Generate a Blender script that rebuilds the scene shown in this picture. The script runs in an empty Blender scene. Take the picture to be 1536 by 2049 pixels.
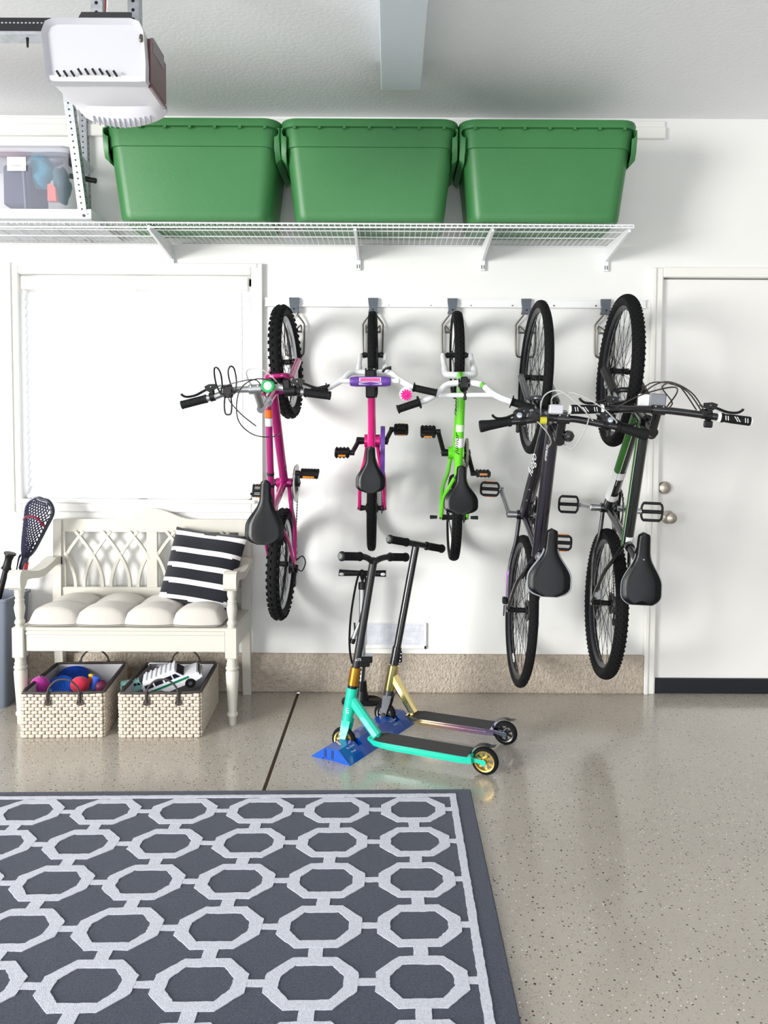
import bpy, bmesh, math, random
from mathutils import Vector, Matrix
random.seed(7)
PI = math.pi
V = Vector
scene = bpy.context.scene
C = scene.collection

# ------------------------------------------------------------------ camera, world, lights, exposure
FPX = 1600.0
PITCH = math.radians(2.87)
ROLL = math.radians(0.30)
CAMZ, CAMY = 1.29, -3.92
cam_d = bpy.data.cameras.new('camera')
cam = bpy.data.objects.new('camera', cam_d); C.objects.link(cam)
cam_d.sensor_width = 36; cam_d.lens = FPX * 36 / 2049
cam_d.shift_y = -79.5 / 2049; cam_d.shift_x = -12 / 2049
cam_d.clip_start = 0.05
CAMM = Matrix.Translation((0, CAMY, CAMZ)) @ Matrix.Rotation(PI/2 - PITCH, 4, 'X') @ Matrix.Rotation(ROLL, 4, 'Z')
cam.matrix_world = CAMM
scene.camera = cam

def ray(px, py):
    d = V(((px - 768 - 12) / FPX, (1024.5 - py - 79.5) / FPX, -1.0))
    return CAMM.to_3x3() @ d
def at(px, py, Y):
    d = ray(px, py); t = (Y - CAMY) / d.y
    return V((d.x*t, Y, CAMZ + d.z*t))
def atz(px, py, z):
    d = ray(px, py); t = (z - CAMZ) / d.z
    return V((d.x*t, CAMY + d.y*t, z))

world = bpy.data.worlds.new('sky'); scene.world = world; world.use_nodes = True
bg = world.node_tree.nodes['Background']
bg.inputs['Color'].default_value = (0.84, 0.92, 1.0, 1); bg.inputs['Strength'].default_value = 1.3

def area(name, loc, rot, sx, sy, power, col):
    l = bpy.data.lights.new(name, 'AREA'); l.shape = 'RECTANGLE'; l.size = sx; l.size_y = sy
    l.energy = power; l.color = col
    o = bpy.data.objects.new(name, l); C.objects.link(o); o.location = loc; o.rotation_euler = rot
    return o
# daylight coming in through the open garage door on the left, and through the window
area('garage_door_daylight', (-7.5, -7.4, 1.9), (PI/2, 0, -PI/4), 2.9, 3.4, 880, (1.0, 0.985, 0.955))
area('window_daylight', (-1.23, 0.55, 1.5), (-PI/2, 0, 0), 1.3, 1.3, 9, (1.0, 1.0, 1.0))
# added fill light behind the camera, tilted up to lift the ceiling
area('rear_fill', (0.6, -6.85, 1.0), (PI/2+.62, 0, 0), 5.0, 1.6, 118, (0.90, 0.945, 1.0))

scene.view_settings.view_transform = 'Standard'
scene.view_settings.look = 'None'
scene.view_settings.exposure = 0.54
scene.view_settings.gamma = 1
scene.view_settings.use_curve_mapping = False
scene.cycles.use_denoising = True
scene.cycles.max_bounces = 8
scene.cycles.transparent_max_bounces = 12
scene.cycles.sample_clamp_indirect = 6

# ------------------------------------------------------------------ materials
def lin(c):
    c = c / 255.0
    return c/12.92 if c <= 0.04045 else ((c+0.055)/1.055)**2.4
def rgb(r, g, b): return (lin(r), lin(g), lin(b), 1)
MATS = {}
def mat(name, col, rough=0.5, metal=0.0, bump=None, coat=0.0, spec=0.5, trans=0.0, sheen=0.0, var=None, sss=0, aniso=0):
    if name in MATS: return MATS[name]
    m = bpy.data.materials.new(name); m.use_nodes = True
    nt = m.node_tree; p = nt.nodes['Principled BSDF']
    p.inputs['Base Color'].default_value = rgb(*col)
    p.inputs['Roughness'].default_value = rough
    p.inputs['Metallic'].default_value = metal
    p.inputs['Coat Weight'].default_value = coat
    p.inputs['Specular IOR Level'].default_value = spec
    p.inputs['Transmission Weight'].default_value = trans
    p.inputs['Sheen Weight'].default_value = sheen
    tc = nt.nodes.new('ShaderNodeTexCoord')
    if bump:
        n = nt.nodes.new('ShaderNodeTexNoise'); n.inputs['Scale'].default_value = bump[0]; n.inputs['Detail'].default_value = 4
        b = nt.nodes.new('ShaderNodeBump'); b.inputs['Strength'].default_value = bump[1]; b.inputs['Distance'].default_value = bump[2] if len(bump) > 2 else 0.004
        nt.links.new(tc.outputs['Object'], n.inputs['Vector'])
        nt.links.new(n.outputs['Fac'], b.inputs['Height']); nt.links.new(b.outputs['Normal'], p.inputs['Normal'])
    if var:   # (scale, other colour, amount)
        n = nt.nodes.new('ShaderNodeTexNoise'); n.inputs['Scale'].default_value = var[0]; n.inputs['Detail'].default_value = 5
        r = nt.nodes.new('ShaderNodeMapRange'); r.inputs['From Min'].default_value = 0.35; r.inputs['From Max'].default_value = 0.65
        r.inputs['To Max'].default_value = var[2]
        x = nt.nodes.new('ShaderNodeMix'); x.data_type = 'RGBA'
        x.inputs[6].default_value = rgb(*col); x.inputs[7].default_value = rgb(*var[1])
        nt.links.new(tc.outputs['Object'], n.inputs['Vector']); nt.links.new(n.outputs['Fac'], r.inputs['Value'])
        nt.links.new(r.outputs['Result'], x.inputs[0]); nt.links.new(x.outputs[2], p.inputs['Base Color'])
    MATS[name] = m
    return m
def clear(name, col, alpha, rough=0.1):
    if name in MATS: return MATS[name]
    m = mat(name, col, rough); nt = m.node_tree; p = nt.nodes['Principled BSDF']
    t = nt.nodes.new('ShaderNodeBsdfTransparent'); x = nt.nodes.new('ShaderNodeMixShader')
    x.inputs['Fac'].default_value = alpha
    nt.links.new(t.outputs[0], x.inputs[1]); nt.links.new(p.outputs[0], x.inputs[2])
    nt.links.new(x.outputs[0], nt.nodes['Material Output'].inputs['Surface'])
    return m

M_wall = mat('wall paint', (238, 238, 235), 0.6, bump=(90, 0.12, 0.002))
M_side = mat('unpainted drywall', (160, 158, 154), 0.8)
M_ceil = mat('ceiling texture', (246, 247, 250), 0.8, bump=(55, 0.35, 0.004))
M_trim = mat('white trim paint', (240, 239, 234), 0.35)
M_bench = mat('cream paint', (205, 202, 191), 0.32, bump=(40, 0.03))
M_conc = mat('stem wall concrete', (196, 185, 170), 0.85, bump=(85, 1.0, 0.012), var=(45, (160, 146, 130), 0.6))
M_black = mat('black plastic', (10, 10, 12), 0.45, spec=.35)
M_blackg = mat('black gloss paint', (14, 14, 18), 0.22, coat=0.5)
M_rubber = mat('tyre rubber', (15, 16, 17), 0.85, spec=.25, bump=(300, 0.2))
M_grip = mat('grip rubber', (12, 13, 15), 0.7, spec=.3)
M_vinyl = mat('saddle vinyl', (4, 5, 9), 0.33, spec=.3, bump=(220, 0.08))
M_chrome = mat('chrome', (205, 208, 212), 0.18, 1.0)
M_alu = mat('aluminium', (190, 192, 196), 0.32, 1.0)
M_steel = mat('dark steel', (96, 96, 98), 0.38, 1.0)
M_spoke = mat('spoke steel', (70, 72, 76), 0.4, 0.9)
M_galv = mat('galvanised steel', (186, 190, 196), 0.42, 0.75, var=(60, (150, 156, 162), 0.6))
M_white = mat('white enamel', (240, 241, 240), 0.28)
M_wire = mat('white wire coating', (236, 238, 240), 0.4)
M_orange = mat('orange reflector', (232, 140, 30), 0.25, coat=0.6)
M_hook = mat('hook grey plastic', (92, 98, 108), 0.5)
M_hookw = mat('hook wire', (110, 104, 96), 0.4, 0.6)
M_green = mat('green tote plastic', (54, 118, 64), 0.42, bump=(120, 0.08), var=(3, (62, 126, 72), 0.5))
M_cable = mat('cable housing', (44, 38, 34), 0.5)
M_cablew = mat('grey cable housing', (176, 178, 176), 0.4)

# ------------------------------------------------------------------ mesh builder
def perp(d):
    a = V((0, 0, 1)) if abs(d.z) < 0.9 else V((1, 0, 0))
    x = d.cross(a).normalized(); return x, d.cross(x).normalized()
_BOX = {}
class MB:
    def __init__(s): s.v = []; s.f = []; s.m = []
    def add(s, vs, fs, mi=0):
        o = len(s.v); s.v += [V(p) for p in vs]
        s.f += [tuple(i+o for i in f) for f in fs]; s.m += [mi]*len(fs); return s
    def mark(s): return len(s.v)
    def xf(s, M, k=0):
        for i in range(k, len(s.v)): s.v[i] = M @ s.v[i]
        return s
    def box(s, c, size, mi=0, M=None, bev=0.0, seg=1):
        key = (round(size[0], 5), round(size[1], 5), round(size[2], 5), bev, seg)
        if key not in _BOX:
            bm = bmesh.new(); bmesh.ops.create_cube(bm, size=1)
            for v in bm.verts: v.co = V((v.co.x*size[0], v.co.y*size[1], v.co.z*size[2]))
            if bev > 0: bmesh.ops.bevel(bm, geom=bm.edges[:], offset=min(bev, min(size)*0.49), segments=seg, affect='EDGES', profile=0.5)
            bm.verts.index_update()
            _BOX[key] = ([v.co.copy() for v in bm.verts], [tuple(v.index for v in f.verts) for f in bm.faces]); bm.free()
        vs, fs = _BOX[key]; c = V(c)
        M = M or Matrix.Identity(3)
        return s.add([c + M.to_3x3() @ v for v in vs], fs, mi)
    def b2(s, lo, hi, mi=0, bev=0.0, seg=1):
        lo, hi = V(lo), V(hi)
        return s.box((lo+hi)/2, [abs(hi[i]-lo[i]) for i in range(3)], mi, None, bev, seg)
    def bar(s, a, b, w, h, mi=0, up=None, bev=0.0):
        a, b = V(a), V(b); d = (b-a); L = d.length; d.normalize()
        if up is None: x, y = perp(d)
        else:
            up = V(up); x = up.cross(d).normalized(); y = d.cross(x)
        M = Matrix((x, y, d)).transposed()
        return s.box((a+b)/2, (w, h, L), mi, M, bev)
    def tube(s, pts, r, n=10, mi=0, closed=False, cap=True, sy=1.0, up=None):
        pts = [V(p) for p in pts]; N = len(pts)
        rs = r if isinstance(r, (list, tuple)) else [r]*N
        T = []
        for i in range(N):
            if closed: d = pts[(i+1) % N] - pts[i-1]
            else: d = pts[min(i+1, N-1)] - pts[max(i-1, 0)]
            T.append(d.normalized())
        if up is not None:
            y = (V(up) - T[0]*V(up).dot(T[0])).normalized(); x = y.cross(T[0])
        else: x, y = perp(T[0])
        vs = []; k0 = x
        for i in range(N):
            if i:
                ax = T[i-1].cross(T[i])
                if ax.length > 1e-7:
                    R = Matrix.Rotation(T[i-1].angle(T[i]), 3, ax.normalized()); x = R @ x; 
            y = T[i].cross(x).normalized(); x = y.cross(T[i]).normalized()
            for j in range(n):
                a = 2*PI*j/n
                vs.append(pts[i] + (x*math.cos(a) + y*math.sin(a)*sy)*rs[i])
        fs = []
        for i in range(N if closed else N-1):
            for j in range(n):
                a = i*n+j; b = i*n+(j+1) % n; i2 = (i+1) % N
                fs.append((a, b, i2*n+(j+1) % n, i2*n+j))
        if cap and not closed:
            fs.append(tuple(range(n))[::-1]); fs.append(tuple((N-1)*n+j for j in range(n)))
        return s.add(vs, fs, mi)
    def lathe(s, prof, base=(0, 0, 0), axis=(0, 0, 1), n=20, mi=0):
        base = V(base); d = V(axis).normalized(); x, y = perp(d)
        vs = []; fs = []; P = len(prof)
        for r, h in prof:
            for j in range(n):
                a = 2*PI*j/n; vs.append(base + d*h + (x*math.cos(a)+y*math.sin(a))*max(r, 1e-5))
        for i in range(P-1):
            for j in range(n):
                fs.append((i*n+j, i*n+(j+1) % n, (i+1)*n+(j+1) % n, (i+1)*n+j))
        fs.append(tuple(range(n))[::-1]); fs.append(tuple((P-1)*n+j for j in range(n)))
        return s.add(vs, fs, mi)
    def ring(s, prof, c=(0, 0, 0), n=48, mi=0):
        # closed profile [(radius, y)] swept around the Y axis
        c = V(c); P = len(prof); vs = []; fs = []
        for i in range(n):
            a = 2*PI*i/n
            for r, y in prof: vs.append(c + V((r*math.cos(a), y, r*math.sin(a))))
        for i in range(n):
            for j in range(P):
                fs.append((i*P+j, i*P+(j+1) % P, ((i+1) % n)*P+(j+1) % P, ((i+1) % n)*P+j))
        return s.add(vs, fs, mi)
    def prism(s, poly, O, X, Y, N, th, mi=0):
        # polygon in plane (O,X,Y), extruded th along N
        O, X, Y, N = V(O), V(X), V(Y), V(N); k = len(poly)
        vs = [O+X*p[0]+Y*p[1] for p in poly] + [O+X*p[0]+Y*p[1]+N*th for p in poly]
        fs = [tuple(range(k))[::-1], tuple(range(k, 2*k))] + [(i, (i+1) % k, (i+1) % k+k, i+k) for i in range(k)]
        return s.add(vs, fs, mi)
    def ball(s, c, r, mi=0, n=16, m=10):
        c = V(c); r = V(r) if hasattr(r, '__len__') else V((r, r, r))
        prof = []; vs = []; fs = []
        for i in range(m+1):
            t = PI*i/m
            for j in range(n):
                a = 2*PI*j/n
                q = max(math.sin(t), 1e-4)
                vs.append(c + V((r.x*q*math.cos(a), r.y*q*math.sin(a), r.z*math.cos(t))))
        for i in range(m):
            for j in range(n): fs.append((i*n+j, (i+1)*n+j, (i+1)*n+(j+1) % n, i*n+(j+1) % n))
        return s.add(vs, fs, mi)
    def grid(s, fn, nu, nv, mi=0, cu=False, mfn=None):
        vs = [fn(i/(nu if cu else nu-1), j/(nv-1)) for i in range(nu) for j in range(nv)]
        o = len(s.v); s.v += [V(p) for p in vs]
        for i in range(nu if cu else nu-1):
            for j in range(nv-1):
                a = i*nv+j; b = ((i+1) % nu)*nv+j
                s.f.append((o+a, o+b, o+b+1, o+a+1)); s.m.append(mfn(i/(nu-1), j/(nv-1)) if mfn else mi)
        return s
    def build(s, name, mats, parent=None, angle=35, loc=None, keep=False):
        me = bpy.data.meshes.new(name)
        mats = mats if isinstance(mats, (list, tuple)) else [mats]
        vs = s.v
        root = parent
        while root is not None and root.parent is not None: root = root.parent
        if root is not None and not keep:
            I = root.matrix_basis.inverted(); vs = [I @ v for v in vs]
        elif loc is not None:
            loc = V(loc); vs = [v - loc for v in vs]
        me.from_pydata([tuple(v) for v in vs], [], s.f)
        for m in mats: me.materials.append(m)
        me.polygons.foreach_set('material_index', s.m)
        bm = bmesh.new(); bm.from_mesh(me)
        bmesh.ops.recalc_face_normals(bm, faces=bm.faces[:]); bm.to_mesh(me); bm.free()
        if angle:
            me.polygons.foreach_set('use_smooth', [True]*len(me.polygons))
            me.set_sharp_from_angle(angle=math.radians(angle))
        me.update()
        o = bpy.data.objects.new(name, me); C.objects.link(o)
        if parent is not None: o.parent = parent
        elif loc is not None: o.location = loc
        return o
def tag(o, label=None, cat=None, group=None, kind=None):
    if label: o['label'] = label
    if cat: o['category'] = cat
    if group: o['group'] = group
    if kind: o['kind'] = kind
    return o
def thing(name, label, cat, loc=(0, 0, 0), rz=0.0, group=None, M=None):
    o = bpy.data.objects.new(name, None); C.objects.link(o); o.empty_display_size = 0.05
    if M is not None: o.matrix_basis = M
    else: o.matrix_basis = Matrix.Translation(V(loc)) @ Matrix.Rotation(rz, 4, 'Z')
    return tag(o, label, cat, group)
def struct(o): return tag(o, kind='structure')
def copy_tree(o, parent=None):
    c = o.copy(); C.objects.link(c); c.parent = parent
    for ch in list(o.children): copy_tree(ch, c)
    return c
def smooth_path(pts, k=4):
    pts = [V(p) for p in pts]; out = []
    for i in range(len(pts)-1):
        p0 = pts[max(i-1, 0)]; p1 = pts[i]; p2 = pts[i+1]; p3 = pts[min(i+2, len(pts)-1)]
        for j in range(k):
            t = j/k
            out.append(0.5*((2*p1)+(p2-p0)*t+(2*p0-5*p1+4*p2-p3)*t*t+(3*p1-p0-3*p2+p3)*t**3))
    out.append(pts[-1]); return out
def text(s, size, m, parent, M, name='lettering', shear=0.0, sx=1.0):
    """lettering as a thin mesh; M is in world space (x right, y up, z out)"""
    cu = bpy.data.curves.new('t', 'FONT'); cu.body = s; cu.size = size; cu.extrude = 0.0004
    cu.align_x = 'CENTER'; cu.align_y = 'CENTER'; cu.shear = shear; cu.resolution_u = 3
    t = bpy.data.objects.new('t', cu); C.objects.link(t)
    dg = bpy.context.evaluated_depsgraph_get()
    me = bpy.data.meshes.new_from_object(t.evaluated_get(dg))
    bpy.data.objects.remove(t); bpy.data.curves.remove(cu)
    root = parent
    while root.parent is not None: root = root.parent
    me.transform(root.matrix_basis.inverted() @ M @ Matrix.Diagonal((sx, 1, 1, 1)))
    me.materials.clear(); me.materials.append(m)
    o = bpy.data.objects.new(name, me); C.objects.link(o); o.parent = parent
    return o
def frame_m(O, X, Y):
    X = V(X).normalized(); Y = V(Y); Z = X.cross(Y).normalized(); Y = Z.cross(X)
    M = Matrix((X, Y, Z)).transposed().to_4x4(); M.translation = V(O); return M

# ------------------------------------------------------------------ room shell
CEIL = 2.80
XL, XR, YB = -4.3, 3.1, -7.0
def floor_mat():
    m = bpy.data.materials.new('epoxy floor'); m.use_nodes = True; nt = m.node_tree; L = nt.links.new
    p = nt.nodes['Principled BSDF']; tc = nt.nodes.new('ShaderNodeTexCoord')
    def N(t): return nt.nodes.new(t)
    n = N('ShaderNodeTexNoise'); n.inputs['Scale'].default_value = 2.2; n.inputs['Detail'].default_value = 6; L(tc.outputs['Object'], n.inputs['Vector'])
    x = N('ShaderNodeMix'); x.data_type = 'RGBA'; x.inputs[6].default_value = rgb(170, 163, 153); x.inputs[7].default_value = rgb(186, 179, 168)
    L(n.outputs['Fac'], x.inputs[0]); last = x.outputs[2]
    f = N('ShaderNodeTexNoise'); f.inputs['Scale'].default_value = 260; L(tc.outputs['Object'], f.inputs['Vector'])
    x2 = N('ShaderNodeMix'); x2.data_type = 'RGBA'; x2.blend_type = 'OVERLAY'; x2.inputs[0].default_value = 0.22
    L(last, x2.inputs[6]); L(f.outputs['Color'], x2.inputs[7]); last = x2.outputs[2]
    for sc, rad, keep, col, w in ((95, 0.26, 0.80, (74, 64, 56), 1.0), (52, 0.17, 0.86, (48, 42, 38), 1.0), (110, 0.22, 0.88, (240, 238, 234), 1.0), (170, 0.3, 0.75, (120, 108, 98), 0.7)):
        v = N('ShaderNodeTexVoronoi'); v.inputs['Scale'].default_value = sc; L(tc.outputs['Object'], v.inputs['Vector'])
        c1 = N('ShaderNodeMath'); c1.operation = 'LESS_THAN'; c1.inputs[1].default_value = rad; L(v.outputs['Distance'], c1.inputs[0])
        sp = N('ShaderNodeSeparateColor'); L(v.outputs['Color'], sp.inputs[0])
        c2 = N('ShaderNodeMath'); c2.operation = 'GREATER_THAN'; c2.inputs[1].default_value = keep; L(sp.outputs[0], c2.inputs[0])
        mu = N('ShaderNodeMath'); mu.operation = 'MULTIPLY'; L(c1.outputs[0], mu.inputs[0]); L(c2.outputs[0], mu.inputs[1])
        m2 = N('ShaderNodeMath'); m2.operation = 'MULTIPLY'; m2.inputs[1].default_value = w; L(mu.outputs[0], m2.inputs[0])
        xx = N('ShaderNodeMix'); xx.data_type = 'RGBA'; xx.inputs[7].default_value = rgb(*col)
        L(m2.outputs[0], xx.inputs[0]); L(last, xx.inputs[6]); last = xx.outputs[2]
    L(last, p.inputs['Base Color'])
    r = N('ShaderNodeMapRange'); r.inputs['To Min'].default_value = 0.12; r.inputs['To Max'].default_value = 0.3
    L(n.outputs['Fac'], r.inputs['Value']); L(r.outputs['Result'], p.inputs['Roughness'])
    b = N('ShaderNodeBump'); b.inputs['Strength'].default_value = 0.12; b.inputs['Distance'].default_value = 0.003
    n2 = N('ShaderNodeTexNoise'); n2.inputs['Scale'].default_value = 60; L(tc.outputs['Object'], n2.inputs['Vector']); L(n2.outputs['Fac'], b.inputs['Height'])
    L(b.outputs['Normal'], p.inputs['Normal'])
    p.inputs['Coat Weight'].default_value = 0.35; p.inputs['Coat Roughness'].default_value = 0.08
    return m
M_floor = floor_mat()
M_joint = mat('floor joint dirt', (92, 78, 64), 0.9)
JX = -0.448
b = MB()
b.b2((XL-3.5, YB, -0.12), (JX-0.007, 0.13, 0)); b.b2((JX+0.007, YB, -0.12), (XR, 0.13, 0)); b.b2((JX-0.007, YB, -0.12), (JX+0.007, 0, -0.012), 1)
struct(b.build('floor', [M_floor, M_joint], angle=0))
b = MB(); b.b2((XL, YB, CEIL), (XR, 0.2, CEIL+0.1)); struct(b.build('ceiling', M_ceil, angle=0))
# soffit box running towards the camera
b = MB(); bl = at(762, 181, -0.57); br = at(842, 181, -0.57)
b.b2((bl.x, -6.0, bl.z), (br.x, -0.57, CEIL+0.002), bev=0.004); struct(b.build('trim_1', mat('ceiling box paint', (206, 214, 222), 0.5), angle=0))
# back wall with window and door holes
WX0, WX1, WZ0, WZ1 = -1.80, -0.675, 0.945, 2.045
DX0, DX1, DZ1 = 1.318, 2.24, 2.045
T = 0.14
SW = 0.19     # stem wall height
b = MB()
b.b2((XL, 0, SW), (WX0, T, CEIL)); b.b2((WX0, 0, WZ1), (WX1, T, CEIL)); b.b2((WX0, 0, SW), (WX1, T, WZ0))
b.b2((WX1, 0, SW), (DX0, T, CEIL)); b.b2((DX0, 0, DZ1), (DX1, T, CEIL)); b.b2((DX1, 0, SW), (XR, T, CEIL))
struct(b.build('wall_back', M_wall, angle=0))
b = MB()
b.b2((XL, -0.022, 0), (1.262, T, SW+0.003), bev=0.006); b.b2((2.3, -0.022, 0), (XR, T, SW+0.003), bev=0.006)
struct(b.build('baseboard_back', M_conc, angle=0))
b = MB()   # left wall with the open garage door
b.b2((XL-T, YB, 2.5), (XL, 0, CEIL)); b.b2((XL-T, -1.9, 0), (XL, 0, 2.5)); b.b2((XL-T, YB, 0), (XL, -6.7, 2.5))
struct(b.build('wall_left', M_side, angle=0))
b = MB(); b.b2((XR, YB, 0), (XR+T, T, CEIL)); struct(b.build('wall_right', M_side, angle=0))
b = MB(); b.b2((XL, YB-T, 0), (XR, YB, CEIL)); struct(b.build('wall_front', M_side, angle=0))
# ledger board under the ceiling
b = MB(); b.b2((XL, -0.022, 2.70), (1.31, 0.0, 2.755), bev=0.003); b.b2((XL, -0.012, 2.755), (1.31, 0.0, 2.785), bev=0.003)
struct(b.build('trim_2', M_trim, angle=0))
# ---- window
b = MB()
cw = 0.055
for lo, hi in (((WX1, -0.018, WZ0-cw), (WX1+cw, 0, WZ1+cw)), ((WX0-cw, -0.018, WZ0-cw), (WX0, 0, WZ1+cw+.0005)),
               ((WX0+.001, -0.0175, WZ1), (WX1-.001, 0, WZ1+cw-.001)), ((WX0+.001, -0.0175, WZ0-cw+.001), (WX1-.001, 0, WZ0))):
    b.b2(lo, hi, bev=0.005)
for lo, hi in (((WX1+cw*0.6, -0.026, WZ0-cw), (WX1+cw, -0.016, WZ1+cw)), ((WX0-cw*.4, -0.0255, WZ1+cw*0.6), (WX1+cw*.55, -0.016, WZ1+cw-.0015)),
               ((WX0-cw, -0.026, WZ0-cw), (WX0-cw*.6, -0.016, WZ1+cw))):
    b.b2(lo, hi, bev=0.003)
b.b2((WX0-0.02, -0.04, WZ0-0.008), (WX1+0.02, 0.0, WZ0+0.01), bev=0.004)
win = struct(b.build('window_1', M_trim, angle=0))
b = MB()
for lo, hi in (((WX0, .085, WZ0), (WX0+.04, .12, WZ1)), ((WX1-.04, .085, WZ0), (WX1, .12, WZ1)), ((WX0, .085, WZ0), (WX1, .12, WZ0+.04)),
               ((WX0, .085, WZ1-.04), (WX1, .12, WZ1)), ((-1.26, .085, WZ0), (-1.215, .12, WZ1))): b.b2(lo, hi, bev=.003)
b.build('window_frame', M_white, win, angle=0)
b = MB(); b.b2((WX0+.03, .10, WZ0+.03), (WX1-.03, .104, WZ1-.03)); b.build('window_pane', clear('window glass', (250, 252, 255), 0.08, 0.02), win, angle=0)
# ---- blind
M_slat = mat('blind slat', (226, 226, 224), 0.4)
nt = M_slat.node_tree; _t = nt.nodes.new('ShaderNodeBsdfTranslucent'); _t.inputs[0].default_value = (0.95, 0.96, 0.97, 1)
_x = nt.nodes.new('ShaderNodeMixShader'); _x.inputs[0].default_value = 0.55
nt.links.new(nt.nodes['Principled BSDF'].outputs[0], _x.inputs[1]); nt.links.new(_t.outputs[0], _x.inputs[2]); nt.links.new(_x.outputs[0], nt.nodes['Material Output'].inputs['Surface'])
bl = thing('window_blind', 'white horizontal slat blind drawn over the bright window', 'blind', (-1.2375, 0.02, WZ0))
b = MB(); b.b2((WX0+.012, -0.018, 1.972), (WX1-.02, 0.03, 2.032), bev=.003); b.b2((WX1-.024, -0.02, 1.970), (WX1-.018, 0.03, 2.034), 0)
b.build('valance', mat('valance', (240, 236, 228), 0.4), bl, angle=0)
NS = 24
for i in range(NS):
    z = 1.944 - i*0.0412
    b = MB(); Mx = Matrix.Rotation(math.radians(62), 3, 'X')
    b.box((-1.2375, 0.028, z), (WX1-WX0-0.03, 0.05, 0.0028), 0, Mx)
    b.build('slat', M_slat, bl, angle=0)
b = MB(); b.b2((WX0+.012, .008, WZ0+.012), (WX1-.012, .048, WZ0+.03), bev=.003); b.build('bottom_rail', M_white, bl, angle=0)
b = MB(); wx = at(484, 700, -0.01).x
b.tube([(wx, -.012, 1.96), (wx+.002, -.012, 1.32)], 0.0028, 6); b.build('tilt_wand', mat('wand', (205, 206, 212), .3), bl)
b = MB()
for x in (-1.70, -1.2375, -0.77):
    b.tube([(x, -.004, 1.97), (x, -.004, WZ0+.03)], 0.0010, 5)
b.build('lift_cord', M_white, bl)
# ---- door
b = MB(); jw = 0.058
b.b2((DX0-jw, -0.02, 0.0), (DX0-0.004, 0.0, DZ1+0.045), bev=.004); b.b2((DX0-jw, -0.028, 0), (DX0-jw+.02, -0.016, DZ1+.045), bev=.003)
b.b2((DX0-.0035, -0.0195, DZ1), (DX1+jw, 0, DZ1+0.048), bev=.004)
b.b2((DX0-0.0035, -0.012, 0), (DX0+0.0, T-.001, DZ1-.0005)); b.b2((DX1, -0.012, 0), (DX1+jw, T, DZ1))
b.b2((DX0-jw+.002, 0.0005, 0), (DX0-.004, T-.002, SW)); b.b2((DX0, 0.08, 0), (DX1, T, DZ1))
struct(b.build('trim_3', M_trim, angle=0))
b = MB(); b.b2((DX0+.004, 0.006, 0.075), (DX1-.004, 0.05, DZ1-.006), bev=.002)
door = struct(b.build('door_1', mat('door paint', (240, 239, 236), 0.38), angle=0))
b = MB(); b.b2((DX0+.003, -0.006, 0.0005), (DX1-.003, 0.045, 0.074), bev=.003); b.build('door_sweep', mat('sweep rubber', (16, 20, 28), .45), door, angle=0)
b = MB(); dk = at(1329, 976, 0.0)
b.lathe([(0.0, -.0), (.031, 0), (.031, .010), (.027, .016), (.012, .019), (.0, .019)], (dk.x, .006, dk.z), (0, -1, 0), 28)
b.box((dk.x, -.018, dk.z), (.006, .012, .018), 0, None, .001)
b.build('deadbolt', mat('satin nickel', (178, 172, 160), .3, 1.0), door)
b = MB(); dk = at(1336, 1035, 0.0)
b.lathe([(0, 0), (.033, 0), (.033, .006), (.014, .012), (.012, .03), (.022, .04), (.028, .052), (.024, .064), (.01, .068), (0, .068)], (dk.x, .006, dk.z), (0, -1, 0), 28)
b.build('door_knob', MATS['satin nickel'], door)
# ---- wall vent
v0 = at(728, 1245, 0); v1 = at(853, 1298, 0)
vt = thing('wall_vent', 'white framed rectangular screen vent low on the wall behind the scooters', 'vent', ((v0.x+v1.x)/2, 0, v1.z))
b = MB(); fr = .02
b.b2((v0.x-.002, -.012, v1.z), (v1.x, 0, v1.z+fr), bev=.003); b.b2((v0.x, -.008, v0.z-.006), (v1.x, 0, v0.z), bev=.002)
b.b2((v0.x, -.012, v1.z), (v0.x+.012, 0, v0.z), bev=.003); b.b2((v1.x-.014, -.012, v1.z), (v1.x, 0, v0.z), bev=.003)
b.build('frame', M_white, vt, angle=0)
b = MB(); b.b2((v0.x+.004, -.003, v1.z+.004), (v1.x-.004, 0.0, v0.z-.002), 1)
nn = 46
for i in range(nn):
    x = v0.x+.012+(v1.x-v0.x-.026)*i/(nn-1); b.b2((x-.0011, -.006, v1.z+fr), (x+.0011, -.003, v0.z-.004))
for i in range(14):
    z = v1.z+fr+(v0.z-v1.z-fr-.008)*i/13; b.b2((v0.x+.01, -.0065, z-.0011), (v1.x-.012, -.0045, z+.0011))
b.build('screen', [mat('screen wire', (242, 244, 248), .35), mat('vent backing', (236, 238, 244), .6, var=(30, (168, 174, 196), .7))], vt, angle=0)

# ------------------------------------------------------------------ rug
RA = math.radians(1.5)
corner = atz(941, 1578, 0.012)
RM = Matrix.Translation((corner.x, corner.y, 0)) @ Matrix(((math.cos(RA), .004, 0, 0), (math.sin(RA), 1, 0, 0), (0, 0, 1, 0), (0, 0, 0, 1)))
def carpet(name, col, col2):
    m = mat(name, col, 0.95, bump=(420, 1.0, 0.004), var=(160, col2, 0.75), sheen=0.3, spec=0.1); return m
M_rugd = carpet('charcoal pile', (38, 46, 64), (62, 72, 96)); M_rugw = carpet('white pile', (222, 224, 236), (196, 200, 214))
M_rugb = carpet('binding', (44, 54, 70), (64, 74, 92))
RW, RL = 2.30, 1.75
b = MB(); zt = 0.012
b.b2((-RW, -RL, 0.0), (0, 0, zt), 0, bev=.004)
def strip(poly, mi=1, h=0.0018):
    k = len(poly); vs = [(p[0], p[1], zt-.001) for p in poly]+[(p[0], p[1], zt+h) for p in poly]
    b.add(vs, [tuple(range(k))[::-1], tuple(range(k, 2*k))]+[(i, (i+1) % k, (i+1) % k+k, i+k) for i in range(k)], mi)
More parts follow.
